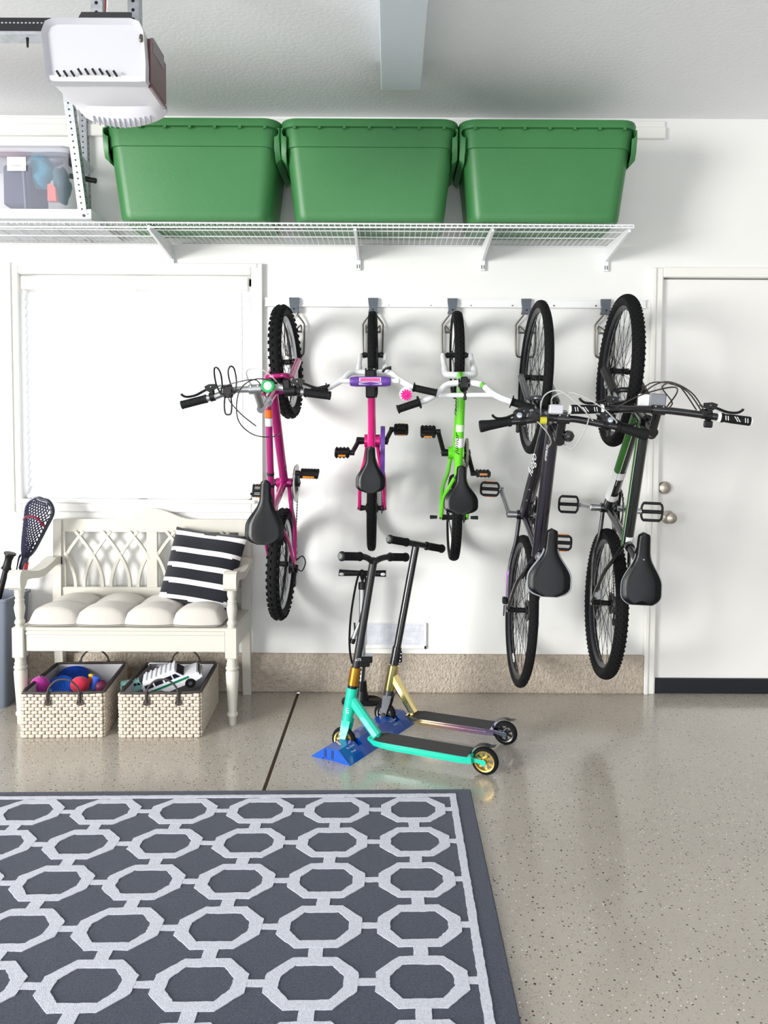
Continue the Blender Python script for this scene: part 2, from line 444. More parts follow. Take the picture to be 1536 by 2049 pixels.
def jit(a, s=.0011): return a + random.uniform(-s, s)
def wobble(a, c, w, h=.0014):   # fuzzy-edged strip from a to c
    a, c = V(a).to_2d() if len(a) == 3 else V((a[0], a[1])), V((c[0], c[1])); d = c-a; L = d.length; n = max(2, int(L/.012)); d = d/L; nn_ = V((-d.y, d.x))
    l = []; r = []
    for i in range(n+1):
        p = a+d*L*i/n; l.append(p+nn_*jit(w/2)); r.append(p-nn_*jit(w/2))
    for i in range(n):
        strip([l[i], r[i], r[i+1], l[i+1]], h=h)
CX, CY = 0.2580, 0.2125
bx, by = -0.068, -0.052       # border line centre
wobble((bx, by+.011), (bx, -RL), .023, .0022); wobble((bx, by), (-RW, by), .020, .0024)
x0, y0 = bx - 0.142, by - 0.104
ow, oh, t_ = 0.109, 0.0885, 0.032
def octa(cx, cy, a, h, ch): 
    return [(cx+a, cy+ch[1]*h), (cx+ch[0]*a, cy+h), (cx-ch[0]*a, cy+h), (cx-a, cy+ch[1]*h), (cx-a, cy-ch[1]*h), (cx-ch[0]*a, cy-h), (cx+ch[0]*a, cy-h), (cx+a, cy-ch[1]*h)]
def dens(P, n=6):
    out = []
    for i in range(len(P)):
        a, c = V(P[i]), V(P[(i+1) % len(P)])
        for k in range(n): out.append(a.lerp(c, k/n))
    return out
for i in range(10):
    for j in range(9):
        cx, cy = x0-i*CX, y0-j*CY
        if cx < -RW+.05 or cy < -RL-.0: continue
        O = dens(octa(cx, cy, ow, oh, (.50, .36))); I = dens(octa(cx, cy, ow-t_*1.06, oh-t_*.93, (.60, .32)))
        O = [p+V((random.uniform(-1, 1), random.uniform(-1, 1)))*.0012 for p in O]; I = [p+V((random.uniform(-1, 1), random.uniform(-1, 1)))*.0012 for p in I]
        k = len(O)
        for q in range(k): strip([O[q], O[(q+1) % k], I[(q+1) % k], I[q]])
        wobble((cx+ow-.004, cy), (cx+CX-ow+.004 if i else bx, cy), .024)
        wobble((cx, cy+oh-.004), (cx, cy+CY-oh+.004 if j else by), .036)
rug = b.xf(RM).build('area_rug', [M_rugd, M_rugw], angle=30, loc=(corner.x, corner.y, 0))
tag(rug, 'charcoal grey area rug with white linked octagon pattern on the garage floor', 'rug')

# ------------------------------------------------------------------ wall shelf (wire)
sf = at(1268, 449, -0.41); shz = sf.z; SX1 = sf.x; SD = 0.41
b = MB()
for y in (-SD, -SD*.70, -SD*.42, -.012): b.tube([(-2.05, y, shz-.0035), (SX1, y, shz-.0035)], .0034, 6)
b.tube([(-2.05, -SD, shz-.026), (SX1, -SD, shz-.014)], .0036, 6)
n = int((SX1+2.05)/.0254)
for i in range(n+1):
    x = SX1-i*.0254
    b.tube([(x, -.01, shz), (x, -SD, shz), (x, -SD-.001, shz-.014)], .0017, 4)
tag(b.build('wire_shelf', M_wire, angle=50, loc=(-.5, 0, shz)), 'long white wire shelf high on the back wall, under the green totes', 'shelf')
proto = None
lab = ['white shelf bracket above the window', 'white shelf bracket above the short pink bicycle with purple bar pad',
       'white shelf bracket between the lime and the black and purple bicycle', 'white shelf bracket at the right end of the wire shelf']
for i, (px, py) in enumerate(((345, 527), (717, 533), (965, 535), (1215, 535))):
    w = at(px, py, 0)
    if i == 3: w.x = SX1-.012
    if proto is None:
        proto = br = thing('shelf_bracket', lab[i], 'bracket', (w.x, 0, w.z), group='brackets of the wire shelf')
        b = MB()
        zt_ = shz-.022-w.z
        b.prism([(-.002, -.0), (-.012, 0), (-.385, zt_-.02), (-.385, zt_), (-.37, zt_), (-.0, zt_)][::-1], (w.x-.006, 0, w.z+.015), (0, 1, 0), (0, 0, 1), (1, 0, 0), .012)
        b.build('arm', M_wire, br, angle=0)
        b = MB(); b.b2((w.x-.012, -.016, w.z-.03), (w.x+.012, 0, w.z+.05), 0, .002); b.b2((w.x-.0075, -.0168, w.z-.022), (w.x-.0035, -.0155, w.z-.004), 1); b.b2((w.x+.0035, -.0168, w.z-.022), (w.x+.0075, -.0155, w.z-.004), 1)
        b.build('foot', [M_wire, M_steel], br, angle=0)
    else:
        c = copy_tree(proto); c.matrix_basis = Matrix.Translation((w.x, 0, proto.location.z)); c['label'] = lab[i]

# ------------------------------------------------------------------ green totes
def rrect(w, d, r, n=5):
    out = []
    for cx, cy, a0 in ((w/2-r, d/2-r, 0), (-w/2+r, d/2-r, 90), (-w/2+r, -d/2+r, 180), (w/2-r, -d/2+r, 270)):
        for k in range(n+1):
            a = math.radians(a0+90*k/n); out.append((cx+r*math.cos(a), cy+r*math.sin(a)))
    return out
def loft(b, secs, mi=0, cap0=True, cap1=True):
    n = len(secs[0]); o = len(b.v)
    vs = [p for s_ in secs for p in s_]; fs = []
    for i in range(len(secs)-1):
        for j in range(n): fs.append((i*n+j, i*n+(j+1) % n, (i+1)*n+(j+1) % n, (i+1)*n+j))
    if cap0: fs.append(tuple(range(n))[::-1])
    if cap1: fs.append(tuple((len(secs)-1)*n+j for j in range(n)))
    b.add(vs, fs, mi)
def sec(w, d, r, z, n=5): return [V((x, y, z)) for x, y in rrect(w, d, r, n)]
def tote(X, label, first=[]):
    Y = -0.262
    if first:
        c = copy_tree(first[0]); c.matrix_basis = Matrix.Translation((X, Y, shz+.002)); c['label'] = label; return c
    t = thing('storage_tote', label, 'storage tote', (X, Y, shz+.002), group='green totes on the wire shelf')
    first.append(t)
    b = MB(); H = .405
    secs = [sec(.60, .29, .05, .0), sec(.635, .325, .055, .004), sec(.648, .338, .058, .016)]
    secs += [sec(.655, .345, .06, .04), sec(.712, .402, .062, H*.74), sec(.722, .412, .062, H*.745), sec(.735, .425, .064, H-.03)]
    # inner wall so that it is a real shell
    secs += [sec(.735, .425, .064, H-.002), sec(.725, .415, .06, H-.002), sec(.70, .39, .058, H*.7), sec(.645, .335, .05, .03)]
    loft(b, secs); b.build('body', M_green, t, angle=40, keep=True)
    b = MB()
    o = [sec(.737, .427, .066, H-.028), sec(.758, .452, .075, H-.026), sec(.762, .456, .076, H-.004), sec(.755, .45, .074, H+.006), sec(.70, .39, .05, H+.010), sec(.66, .35, .04, H+.018)]
    loft(b, o)
    for k in range(-3, 4):
        b.box((k*.105, -.224, H-.03), (.012, .008, .012), 0)
    b.build('lid', M_green, t, angle=40, keep=True)
    for s in (-1, 1):
        b = MB()
        prof = [(.366, H-.028), (.379, H-.028), (.3795, H-.07), (.3775, H-.11), (.376, H-.145), (.355, H-.165), (.352, H-.150), (.368, H-.13), (.374, H-.10), (.376, H-.06)]
        rows = []
        for y, k in ((-.205, .3), (-.195, .75), (-.17, 1), (.17, 1), (.195, .75), (.205, .3)):
            rows.append([V((s*(.35+(px-.35)*(.75+.25*k)), y, H-.028+(pz-H+.028)*k)) for px, pz in prof])
        loft(b, rows)
        b.build('handle', M_green, t, angle=40, keep=True)
    return t
tote(-0.850, 'green plastic storage tote partly behind the garage door opener')
tote(-0.095, 'middle one of the three green plastic storage totes')
tote(0.665, 'green plastic storage tote at the right end of the wire shelf')

# ------------------------------------------------------------------ hook track and hooks
r0 = at(530, 601, -.01); r1 = at(1292, 606, -.01)
tr = thing('hook_track', 'white wall track with screw holes that carries the bicycle hooks', 'wall track', (.35, 0, 1.9))
b = MB(); b.b2((r0.x, -.012, 1.895), (r1.x, 0, 1.937), bev=.003); b.b2((r0.x, -.016, 1.93), (r1.x, 0, 1.937)); b.b2((r0.x, -.016, 1.895), (r1.x, 0, 1.902))
b.build('rail', M_white, tr, angle=0)
for px in (612, 696, 778, 862, 942, 1025, 1108, 1192):
    p = at(px, 612, -.012); b = MB(); b.lathe([(.0, 0), (.0045, 0), (.0035, .003), (0, .003)], (p.x, -.012, p.z), (0, -1, 0), 10)
    b.build('screw', M_steel, tr)
hook0 = None
def hook(px, label):
    global hook0
    X = at(px, 620, -.03).x
    if hook0 is not None:
        c = copy_tree(hook0); c.matrix_basis = Matrix.Translation((X, 0, 1.93)); c['label'] = label; return
    t = thing('bike_hook', label, 'hook', (X, 0, 1.93), group='wall hooks that hold the bicycles'); hook0 = t
    b = MB()
    loft(b, [[V((s[0]*w, y, s[1])) for s in ((-1, z), (1, z), (1, z2), (-1, z2))] for w, y, z, z2 in ()] or [[V((-.024, -.004, .006)), V((.024, -.004, .006)), V((.024, -.03, .006)), V((-.024, -.03, .006))],
         [V((-.022, -.004, -.02)), V((.022, -.004, -.02)), V((.022, -.034, -.02)), V((-.022, -.034, -.02))],
         [V((-.018, -.004, -.045)), V((.018, -.004, -.045)), V((.018, -.038, -.045)), V((-.018, -.038, -.045))],
         [V((-.023, -.004, -.066)), V((.023, -.004, -.066)), V((.023, -.036, -.066)), V((-.023, -.036, -.066))]])
    b.tube([(0, -.036, -.05), (0, -.0405, -.05)], .004, 8, 1)
    b.build('mounting_block', [M_hook, M_black], t, angle=40, keep=True)
    b = MB()
    for s in (-1, 1):
        b.tube(smooth_path([(s*.012, -.03, -.06), (s*.016, -.03, -.075), (s*.046, -.02, -.115), (s*.048, -.018, -.14), (s*.047, -.014, -.23), (s*.043, -.012, -.262), (s*.03, -.012, -.272), (0, -.012, -.272)], 4), .0042, 8)
        b.tube(smooth_path([(s*.012, -.10, -.165), (s*.030, -.06, -.135), (s*.034, -.02, -.128), (s*.034, -.012, -.16)], 4), .0036, 8)
    b.build('wire_frame', M_hookw, t, keep=True)
    b = MB(); b.tube(smooth_path([(-.036, -.05, -.160), (0, -.052, -.160), (.036, -.05, -.160)], 3), .007, 8, sy=.7)
    b.build('wheel_pad', M_hook, t, keep=True)
hook(588, 'grey wall hook holding the magenta mountain bicycle beside the window')
hook(746, 'grey wall hook holding the small pink bicycle with purple bar pad')
hook(905, 'grey wall hook holding the lime green bicycle')
hook(1053, 'grey wall hook holding the black and purple bicycle')
hook(1212, 'grey wall hook holding the black and green bicycle beside the door')

# ------------------------------------------------------------------ bicycles
# bicycle space: x forward from the rear axle, y to the rider's left, z up from the ground; hung nose-up with its wheels against the wall
def P(a, u, l=0.0): return V((a, -l, u))
def wheel(root, c, R, tr, S, rim_m, tire, spokes=28, hubw=.05, hub_m=None, rimw=.013, rimh=.018, disc=False, seed=0):
    T0 = S @ Matrix.Translation(c)
    rr = R - tr*1.75
    b = MB()
    b.ring([(rr, -rimw), (rr+.006, -rimw), (rr+.006, rimw), (rr, rimw), (rr-rimh*.5, rimw*.8), (rr-rimh, rimw*.35), (rr-rimh, -rimw*.35), (rr-rimh*.5, -rimw*.8)], n=56)
    b.xf(T0); w = b.build('wheel', rim_m, root, keep=True)
    b = MB()
    prof = []
    for k in range(14):
        a = 2*PI*k/14; prof.append((R-tr+tr*.93*math.cos(a), tr*.98*math.sin(a)))
    b.ring(prof, n=72)
    N, lats, sz = tire      # tread blocks
    for k in range(N):
        th = 2*PI*k/N
        for q, la in enumerate(lats):
            th2 = th + (PI/N if q % 2 else 0)
            an = math.radians(la)
            rad = R-tr+tr*.95*math.cos(an); y = tr*.98*math.sin(an)
            Mr = Matrix.Rotation(-th2, 3, 'Y') @ Matrix.Rotation(an, 3, 'Z')
            b.box(V((rad*math.cos(th2), y, rad*math.sin(th2))), (sz[0]*2, sz[1], sz[2]), 0, Mr)
    b.xf(T0); b.build('tire', M_rubber, w, keep=True)
    b = MB()
    for k in range(spokes):
        th = 2*PI*k/spokes + .05; s = 1 if k % 2 else -1
        off = .9 if (k//2) % 2 else -.9
        hr = .018; a2 = th + off
        p1 = V((hr*math.cos(a2), s*hubw*.42, hr*math.sin(a2))); p2 = V(((rr-rimh*.6)*math.cos(th), 0, (rr-rimh*.6)*math.sin(th)))
        b.tube([p1, p2], .0011, 4, cap=False)
    b.xf(T0); b.build('spokes', M_spoke, w, keep=True, angle=80)
    b = MB(); h = hubw
    b.lathe([(.006, -h-.012), (.009, -h-.012), (.009, -h), (.014, -h), (.014, -h*.9), (.011, -h*.55), (.021, -h*.5), (.021, -h*.42), (.012, -h*.35), (.012, h*.35), (.021, h*.42), (.021, h*.5), (.011, h*.55), (.014, h*.9), (.014, h), (.009, h), (.009, h+.012), (.006, h+.012)], (0, 0, 0), (0, 1, 0), 16)
    if disc:
        b.ring([(.06, .034), (.078, .034), (.078, .036), (.06, .036)], n=32)
        for k in range(6):
            a = PI*k/3; b.bar((.015*math.cos(a), .035, .015*math.sin(a)), (.064*math.cos(a+.3), .035, .064*math.sin(a+.3)), .006, .002)
    b.xf(T0); b.build('hub', hub_m or M_black, w, keep=True)
    return w
def saddle(root, c, L, W, nose_w, notch=0.0, tilt=0.0, mats=None, piping=None, side=None):
    """top outline seen from above; c = middle of the saddle top"""
    prof = [(0.00, .55), (.02, .85), (.05, 1.0), (.15, 1.04), (.30, 1.12), (.40, 1.3)]
    def hw(t):   # t 0 nose .. 1 tail
        n2 = nose_w/2; w2 = W/2
        if t < .06: return n2*math.sqrt(max(0.0, 1-((.06-t)/.06)**2))*.95+n2*.05
        k = min(1, max(0, (t-.30)/(.44))); k = k*k*(3-2*k)
        r = n2*(1+.18*(t-.06)/.3 if t < .36 else 1.18)*(1-k)+w2*k
        if t > .84: 
            q = (t-.84)/.16; r = w2*math.sqrt(max(0.0, 1-(q*.93)**2.4)) if not notch else w2*(1-.42*q**3)
        return r
    b = MB(); nu, nv = 34, 20; secs = []
    Mt = Matrix.Translation(c) @ Matrix.Rotation(tilt, 4, 'Y')
    for i in range(nu):
        t = i/(nu-1); w = max(hw(t), .002)
        a = L/2 - L*t
        zt = .006*math.cos(t*PI)*0 + (.012*((t-.35)**2)*4)*.6
        hgt = .022 + .016*(min(1, max(0, (t-.35)/.4)))
        row = []
        for j in range(nv):
            an = 2*PI*j/nv; y = w*math.cos(an); sn = math.sin(an)
            z = zt + (.010*sn if sn > 0 else hgt*1.35*sn)
            if abs(math.cos(an)) > .93: z = zt-.006
            dip = notch*(math.cos(min(1, abs(y)/(W*.30))*PI)*.5+.5)*(max(0, (t-.72)/.28))**2-notch*.15*(max(0, (t-.8)/.2))**3
            row.append(Mt @ V((a+dip, -y, z)))
        secs.append(row)
    loft(b, secs)
    s = b.build('saddle', mats or M_vinyl, root, angle=60, keep=True)
    b = MB()   # rails
    for q in (-1, 1):
        b.tube(smooth_path([Mt @ V((L*.36, 0.008*q, -.02)), Mt @ V((L*.18, .02*q, -.045)), Mt @ V((-L*.1, .022*q, -.045)), Mt @ V((-L*.38, .03*q, -.025))], 3), .0035, 6)
    b.build('rails', M_steel, s, keep=True)
    if piping:
        b = MB(); pts = []
        for sgn in (1, -1):
            rng = [i/30 for i in range(9, 31)]
            if sgn < 0: rng = rng[::-1]
            for t in rng:
                a = L/2-L*t; y = hw(t)*sgn
                dip = notch*(math.cos(min(1, abs(y)/(W*.30))*PI)*.5+.5)*(max(0, (t-.72)/.28))**2-notch*.15*(max(0, (t-.8)/.2))**3
                pts.append(Mt @ V((a+dip-.0005, -y*1.005, -.006+(.012*((t-.35)**2)*4)*.6)))
        b.tube(pts, piping[1], 6); b.build('piping', piping[0], s, keep=True)
    return s
def pedal(root, c, side, plane_rot, L=.085, W=.062, style='cage', refl=True, m=None):
    """side +1 = right; platform in the x-y plane before turning about y"""
    m = m or M_black
    R = Matrix.Translation(c) @ Matrix.Rotation(plane_rot, 4, 'Y')
    s = -side; b = MB(); y0, y1 = .012*s, (.012+L)*s
    b.tube([(0, 0, 0), (0, y1*.97, 0)], .0085, 10)
    b.tube([(0, -.004*s, 0), (0, .010*s, 0)], .0065, 8)
    if style == 'cage':
        for x in (-W/2+.006, W/2-.006):
            b.bar((x, y0, 0), (x, y1, 0), .010, .018, bev=.002)
            for k in range(6): b.box((x+(.005 if x > 0 else -.005), y0+(y1-y0)*(k+.5)/6, 0), (.005, .006, .016))
        for y in (y0+.004*s, y1-.004*s): b.bar((-W/2+.002, y, 0), (W/2-.002, y, 0), .009, .014, bev=.002)
        b.bar((-W/2+.004, (y0+y1)/2, 0), (W/2-.004, (y0+y1)/2, 0), .008, .010, bev=.002)
        b.bar((-.013, y0, 0), (-.013, y1, 0), .004, .012); b.bar((.013, y0, 0), (.013, y1, 0), .004, .012)
    elif style == 'open':
        for x in (-W/2+.006, W/2-.006): b.bar((x, y0+.006*s, 0), (x, y1-.01*s, 0), .012, .016, bev=.003)
        pts = [(-W/2+.006, y0+.008*s, 0), (-W*.22, y0, 0), (W*.22, y0, 0), (W/2-.006, y0+.008*s, 0)]
        b.tube(smooth_path(pts, 3), .0052, 8)
        pts = [(-W/2+.006, y1-.012*s, 0), (-W*.28, y1, 0), (W*.28, y1, 0), (W/2-.006, y1-.012*s, 0)]
        b.tube(smooth_path(pts, 3), .0052, 8)
        for k in range(5):
            for x in (-W/2+.004, W/2-.004): b.box((x, y0+(y1-y0)*(k+.7)/5.4, 0), (.007, .005, .018))
        b.bar((-.012, y0, 0), (.012, y0, 0), .008, .012)
    else:
        for x in (-W/2+.008, W/2-.008): b.bar((x, y0, 0), (x, y1, 0), .014, .026, bev=.004)
        b.bar((-W*.4, y0+.005*s, 0), (W*.4, y0+.005*s, 0), .012, .024, bev=.004); b.bar((-W*.4, y1-.005*s, 0), (W*.4, y1-.005*s, 0), .012, .024, bev=.004)
        b.bar((0, y0, 0), (0, y1, 0), .016, .018, bev=.003)
        for k in range(4):
            for x in (-W/2+.008, W/2-.008): b.box((x, y0+(y1-y0)*(k+.5)/4, 0), (.012, .008, .031))
    b.xf(R); p = b.build('pedal', m, root, keep=True)
    if refl:
        for x in (-W/2-.0015, W/2+.0015):
            b = MB(); b.bar((x, y0+.016*s, 0), (x, y1-.016*s, 0), .004, .010, bev=.001); b.xf(R); b.build('reflector', M_orange, p, keep=True)
    return p
def grip(root, p0, p1, r, m, flange=.0, endr=1.0, style='ribs', extra=None, flare=0):
    p0, p1 = V(p0), V(p1); L = (p1-p0).length; b = MB()
    if style == 'ribs':
        prof = [(r*.7, 0), (r+flange, 0), (r+flange, .004), (r, .006)]
        n = int(L/.006)
        for k in range(n):
            h = .008+(L-.014)*k/n; prof += [(r, h), (r*.93, h+.0028)]
        prof += [(r, L-.005), (r*endr, L-.004), (r*endr, L), (r*.4, L+.001)]
    else:
        prof = [(r*.7, 0), (r*1.05, 0), (r*1.05, .01), (r*.9, .012), (r, L*.4), (r*(1+flare*.4), L*.7), (r*(1+flare), L-.008), (r*(1+flare*.8), L), (r*.3, L+.002)]
    b.lathe(prof, p0, p1-p0, 16)
    g = b.build('grip', m, root, keep=True)
    if extra: extra(g, p0, p1)
    return g
def lever(root, c, ax, ln, m, sgn, out=.10, body=.03):
    """brake lever: c clamp centre on the bar, ax = direction to the bar end, ln = direction forward"""
    ax, ln = V(ax).normalized(), V(ln).normalized(); c = V(c); b = MB()
    up = ax.cross(ln)
    b.tube([c-ax*.009, c+ax*.009], .017, 14, 0)
    b.bar(c+ln*.008, c+ln*.030, .020, .018, 0, up=ax, bev=.004)
    q = c+ln*.034
    b.prism([(-.022, -.006), (.006, -.016), (.022, -.004), (.026, .012), (.008, .016), (-.020, .010)], q-up*.008, ax, ln, up, .016, 0)
    pts = [q+ax*.010, q+ax*.030-ln*.004, q+ax*(.03+out*.4)-ln*.012, q+ax*(.03+out*.8)-ln*.010, q+ax*(.03+out)+ln*.0, q+ax*(.034+out)+ln*.007]
    b.tube(smooth_path(pts, 4), [.0052]*8+[.0048]*12+[.0055], 8, 0, sy=1.5)
    l = b.build('brake_lever', m, root, keep=True)
    b = MB(); b.tube([q-ax*.022, q-ax*.036], .0045, 8)
    b.ball(q+up*.009*1+ln*.004, .0035, n=8, m=5); b.ball(q-up*.009+ln*.004, .0035, n=8, m=5)
    b.build('barrel_adjuster', M_alu, l, keep=True)
    return l

def bike(cfg):
    g = cfg.get; R = cfg['R']; tr = cfg['tr']; wb = cfg['wb']
    roll = math.radians(cfg['roll'])
    B = Matrix(((0, -1, 0), (0, 0, -1), (1, 0, 0))).to_4x4()
    root = thing('bicycle', cfg['label'], 'bicycle', M=Matrix.Translation((cfg['X'], -.008, cfg['Z'])) @ Matrix.Rotation(math.radians(g('yaw', 0)), 4, 'Z') @ Matrix.Rotation(roll, 4, 'Y') @ B)
    BB = P(*cfg['BB']); ST = P(*cfg['ST']); HT = P(*cfg['HT']); HB = P(*cfg['HB'])
    axd = (HT-HB).normalized()
    S = Matrix.Translation(HB) @ Matrix.Rotation(math.radians(g('steer', 0)), 4, axd) @ Matrix.Translation(-HB)
    RA_, FA = P(0, R), P(wb, R)
    fm = cfg['paint']
    # --- frame
    b = MB(); fr = cfg['tubes']     # radii: top, down, seat, stays
    def tb(p, q, r0, r1=None, mi=0, n=14, sy=1.0, up=None):
        b.tube([p, p.lerp(q, .5), q], [r0, ((r0+(r1 or r0))/2), r1 or r0], n, mi, sy=sy, up=up)
    tt0 = HT-axd*.022
    tt1 = P(*cfg.get('TT', (cfg['ST'][0], cfg['ST'][1]-.02)))
    tb(tt1, tt0, fr[0], fr[0]*g('tt_flare', 1.0))
    tb(BB, HB+axd*.03, fr[1], fr[1]*g('dt_flare', 1.0))
    tb(BB, ST, fr[2]); b.tube([HB, HT], g('htr', fr[1]+.003), 16)
    b.tube([BB+V((0, .036, 0)), BB-V((0, .036, 0))], g('bbr', .022), 18)
    for s in (-1, 1):
        w = g('stayw', .062)
        b.tube(smooth_path([BB+V((-.01, s*.022, 0)), BB.lerp(RA_, .3)+V((0, s*.035, 0)), BB.lerp(RA_, .55)+V((0, s*w*.95, 0)), RA_+V((0.01, s*w, 0))], 4), fr[3], 10)
        b.tube(smooth_path([tt1+V((-.005, s*.014, -.01)), tt1.lerp(RA_, .25)+V((0, s*.034, 0)), tt1.lerp(RA_, .5)+V((0, s*w*.9, 0)), RA_+V((.005, s*w, .01))], 4), fr[3]*.85, 10)
        b.prism([(-.012, -.02), (.028, -.006), (.028, .01), (.004, .024), (-.012, .01)], RA_+V((0, s*w-.002, 0)), (1, 0, 0), (0, 0, 1), (0, 1, 0), .004)
    if g('yoke'):
        b.bar(BB+V((-.05, -.03, .004)), BB+V((-.05, .03, .004)), .02, .02, bev=.004)
    frame = b.build('frame', fm, root, keep=True)
    for d in g('decals', ()): d(root, frame, locals())
    # --- seat post and saddle
    b = MB(); sc = P(*cfg['saddle']); sp = P(cfg['sp'][0], cfg['sp'][1])
    b.tube([ST, sp], .0135, 14); b.box(sp+V((0, 0, .004)), (.03, .045, .018), bev=.004)
    b.tube([ST-(sp-ST).normalized()*.0, ST+(sp-ST).normalized()*.02], fr[2]+.003, 14)
    b.build('seat_post', g('post_m', M_blackg), root, keep=True)
    sd = saddle(root, sc, *cfg['sad'], **g('sadk', {}))
    for d in g('sad_decals', ()): d(sd, sc)
    # --- wheels
    wheel(root, RA_, R, tr, Matrix.Identity(4), cfg['rim'], cfg['tread'], g('nsp', 28), hubw=cfg['hubw'], rimw=g('rimw', .013), disc=g('disc', False))
    wheel(root, FA, R, tr, S, cfg['rim'], cfg['tread'], g('nsp', 28), hubw=cfg['hubw']*.85, rimw=g('rimw', .013), disc=g('disc', False))
    # --- fork
    b = MB(); fk = cfg['fork']; fw = cfg['forkw']
    crown = HB-axd*.012
    lat = V((0, 1, 0))
    fwd = axd.cross(lat).normalized(); 
    if fwd.x < 0: fwd = -fwd
    if fk == 'susp':
        b.prism([(-fw-.02, -.016), (fw+.02, -.016), (fw+.02, .012), (.02, .022), (-.02, .022), (-fw-.02, .012)], crown-fwd*.018-axd*.01, lat, axd, fwd, .036)
        Lf = (crown-FA).dot(axd)
        for s in (-1, 1):
            top = crown+lat*s*fw; bot = FA+lat*s*fw
            mid = top.lerp(bot, .35)
            b.tube([top, mid], .0125, 12, 1); b.tube([mid, bot+fwd*.0], g('legr', .019), 14); b.ball(bot, .017, n=10, m=6)
            b.tube([top, top+axd*.022], .016, 12)
        a0 = crown.lerp(FA, .34)
        b.tube(smooth_path([a0+lat*fw, a0+lat*fw*.8+axd*.03+fwd*.025, a0+axd*.045+fwd*.03, a0-lat*fw*.8+axd*.03+fwd*.025, a0-lat*fw], 4), .011, 10)
    else:
        for s in (-1, 1):
            pts = [crown, crown+lat*s*fw*.6-axd*.004, crown+lat*s*fw*.97-axd*.022, crown.lerp(FA, .35)+lat*s*fw, crown.lerp(FA, .7)+lat*s*fw+fwd*.0, FA+lat*s*fw]
            b.tube(smooth_path(pts, 4), [g('legr', .0125)]*13+[g('legr', .0125)*.8]*8, 12)
    b.xf(S); fork = b.build('fork', [cfg['fork_m'], M_alu], root, keep=True)
    # --- stem + handlebar
    H = [P(*p) for p in cfg['bar']]         # (a, u, l) for l >= 0
    bar = [V((p.x, -p.y, p.z)) for p in H[::-1]] + H[1:] if abs(H[0].y) < 1e-6 else None
    b = MB(); b.tube(smooth_path(bar, 4), g('barr', .0125), 12)
    if g('cross'):
        q = [P(*p) for p in cfg['cross']]
        b.tube([V((q[0].x, -q[0].y, q[0].z)), q[0]], .0095, 10)
    b.xf(S); hb = b.build('handlebar', cfg['bar_m'], root, keep=True)
    b = MB(); cl = P(*cfg['clamp'])
    st = [P(*p) for p in cfg['stem']]
    b.tube([HT-axd*.002, HT+axd*.008], g('htr', fr[1]+.003)*1.06, 16)
    b.tube([HT, st[0]], g('quill', .0135), 14); b.tube(st, g('stemr', .016), 14); b.tube([cl+V((0, .024, 0)), cl-V((0, .024, 0))], g('clampr', .0185), 16)
    if g('stem_cap', True): b.tube([st[0]-axd*.02, st[0]+axd*.018], g('stemr', .016)*1.12, 14)
    for s in (-1, 1): b.ball(cl+V((.012, s*.014, .016)), .004, 1, 8, 5)
    b.xf(S); b.build('stem', [cfg['stem_m'], M_alu], hb, keep=True)
    e = H[-1]; e0 = H[-2]
    for s in (1, -1):
        f = lambda v: V((v.x, v.y*s, v.z))
        p1 = S @ f(e); p0 = S @ f(e + (e0-e).normalized()*cfg['gripL'])
        k = dict(cfg.get('gripk', {}))
        k.pop('one', None)
        grip(hb, p0, p1, cfg['gripr'], g('grip_m', M_grip), **k)
    for (s, l, cnt) in g('levers', ()):
        base = P(*cfg['lev'][:2], cfg['lev'][2])
        f = V((base.x, base.y*s, base.z)); ax = (e-e0).normalized(); ax = V((ax.x, ax.y*s, ax.z))
        fw_ = V(cfg['levdir'])
        lever(hb, S @ f, (S.to_3x3() @ ax), (S.to_3x3() @ fw_), g('lever_m', M_black), s, out=l)
    # --- cranks
    th = math.radians(cfg['crank']); Lc = cfg['crL']; ck = cfg.get('ckw', .055)
    dv = V((math.cos(th), 0, math.sin(th)))
    b = MB(); m = g('crank_m', M_black)
    b.tube([BB+V((0, ck-.012, 0)), BB-V((0, ck-.012, 0))], .016, 14)
    pc = {}
    for s in (1, -1):
        e1 = BB+V((0, -s*ck, 0)); e2 = BB+dv*s*Lc+V((0, -s*(ck+g('ckflare', .02)), 0)); pc[s] = e2
        b.tube([e1+V((0, s*.014, 0)), e1-V((0, s*.010, 0))], .017, 14)
        b.tube(smooth_path([e1, e1.lerp(e2, .12)-V((0, s*.0, 0)), e1.lerp(e2, .55), e2], 4), [.014]*3+[.0105]*9+[.0125], 10, sy=1.0)
        b.tube([e2+V((0, s*.010, 0)), e2-V((0, s*.010, 0))], .0125, 12)
    cs = b.build('crankset', m, root, keep=True)
    cr = g('ring')      # (radius, y offset, material, guard material)
    if cr:
        b = MB(); y = -cr[1]
        b.ring([(cr[0]-.012, y-.0015), (cr[0], y-.0015), (cr[0], y+.0015), (cr[0]-.012, y+.0015)], BB, 48, 0)
        for k in range(40):
            a = 2*PI*k/40; b.box(BB+V(((cr[0]+.001)*math.cos(a), y, (cr[0]+.001)*math.sin(a))), (.005, .002, .005), 0, Matrix.Rotation(-a, 3, 'Y'))
        for k in range(5):
            a = 2*PI*k/5+.3; b.bar(BB+V((.015*math.cos(a), y, .015*math.sin(a))), BB+V(((cr[0]-.008)*math.cos(a), y, (cr[0]-.008)*math.sin(a))), .012, .004)
        b.build('chainring', cr[2], cs, keep=True)
        if cr[3]:
            b = MB(); b.ring([(cr[0]-.022, y-.006), (cr[0]+.008, y-.006), (cr[0]+.009, y-.003), (cr[0]-.022, y-.003)], BB, 48); b.build('chain_guard', cr[3], cs, keep=True)
        # chain and sprocket
        b = MB(); rc = g('cogr', .03); y2 = y
        path = []
        N_ = 60; a0 = math.pi/2
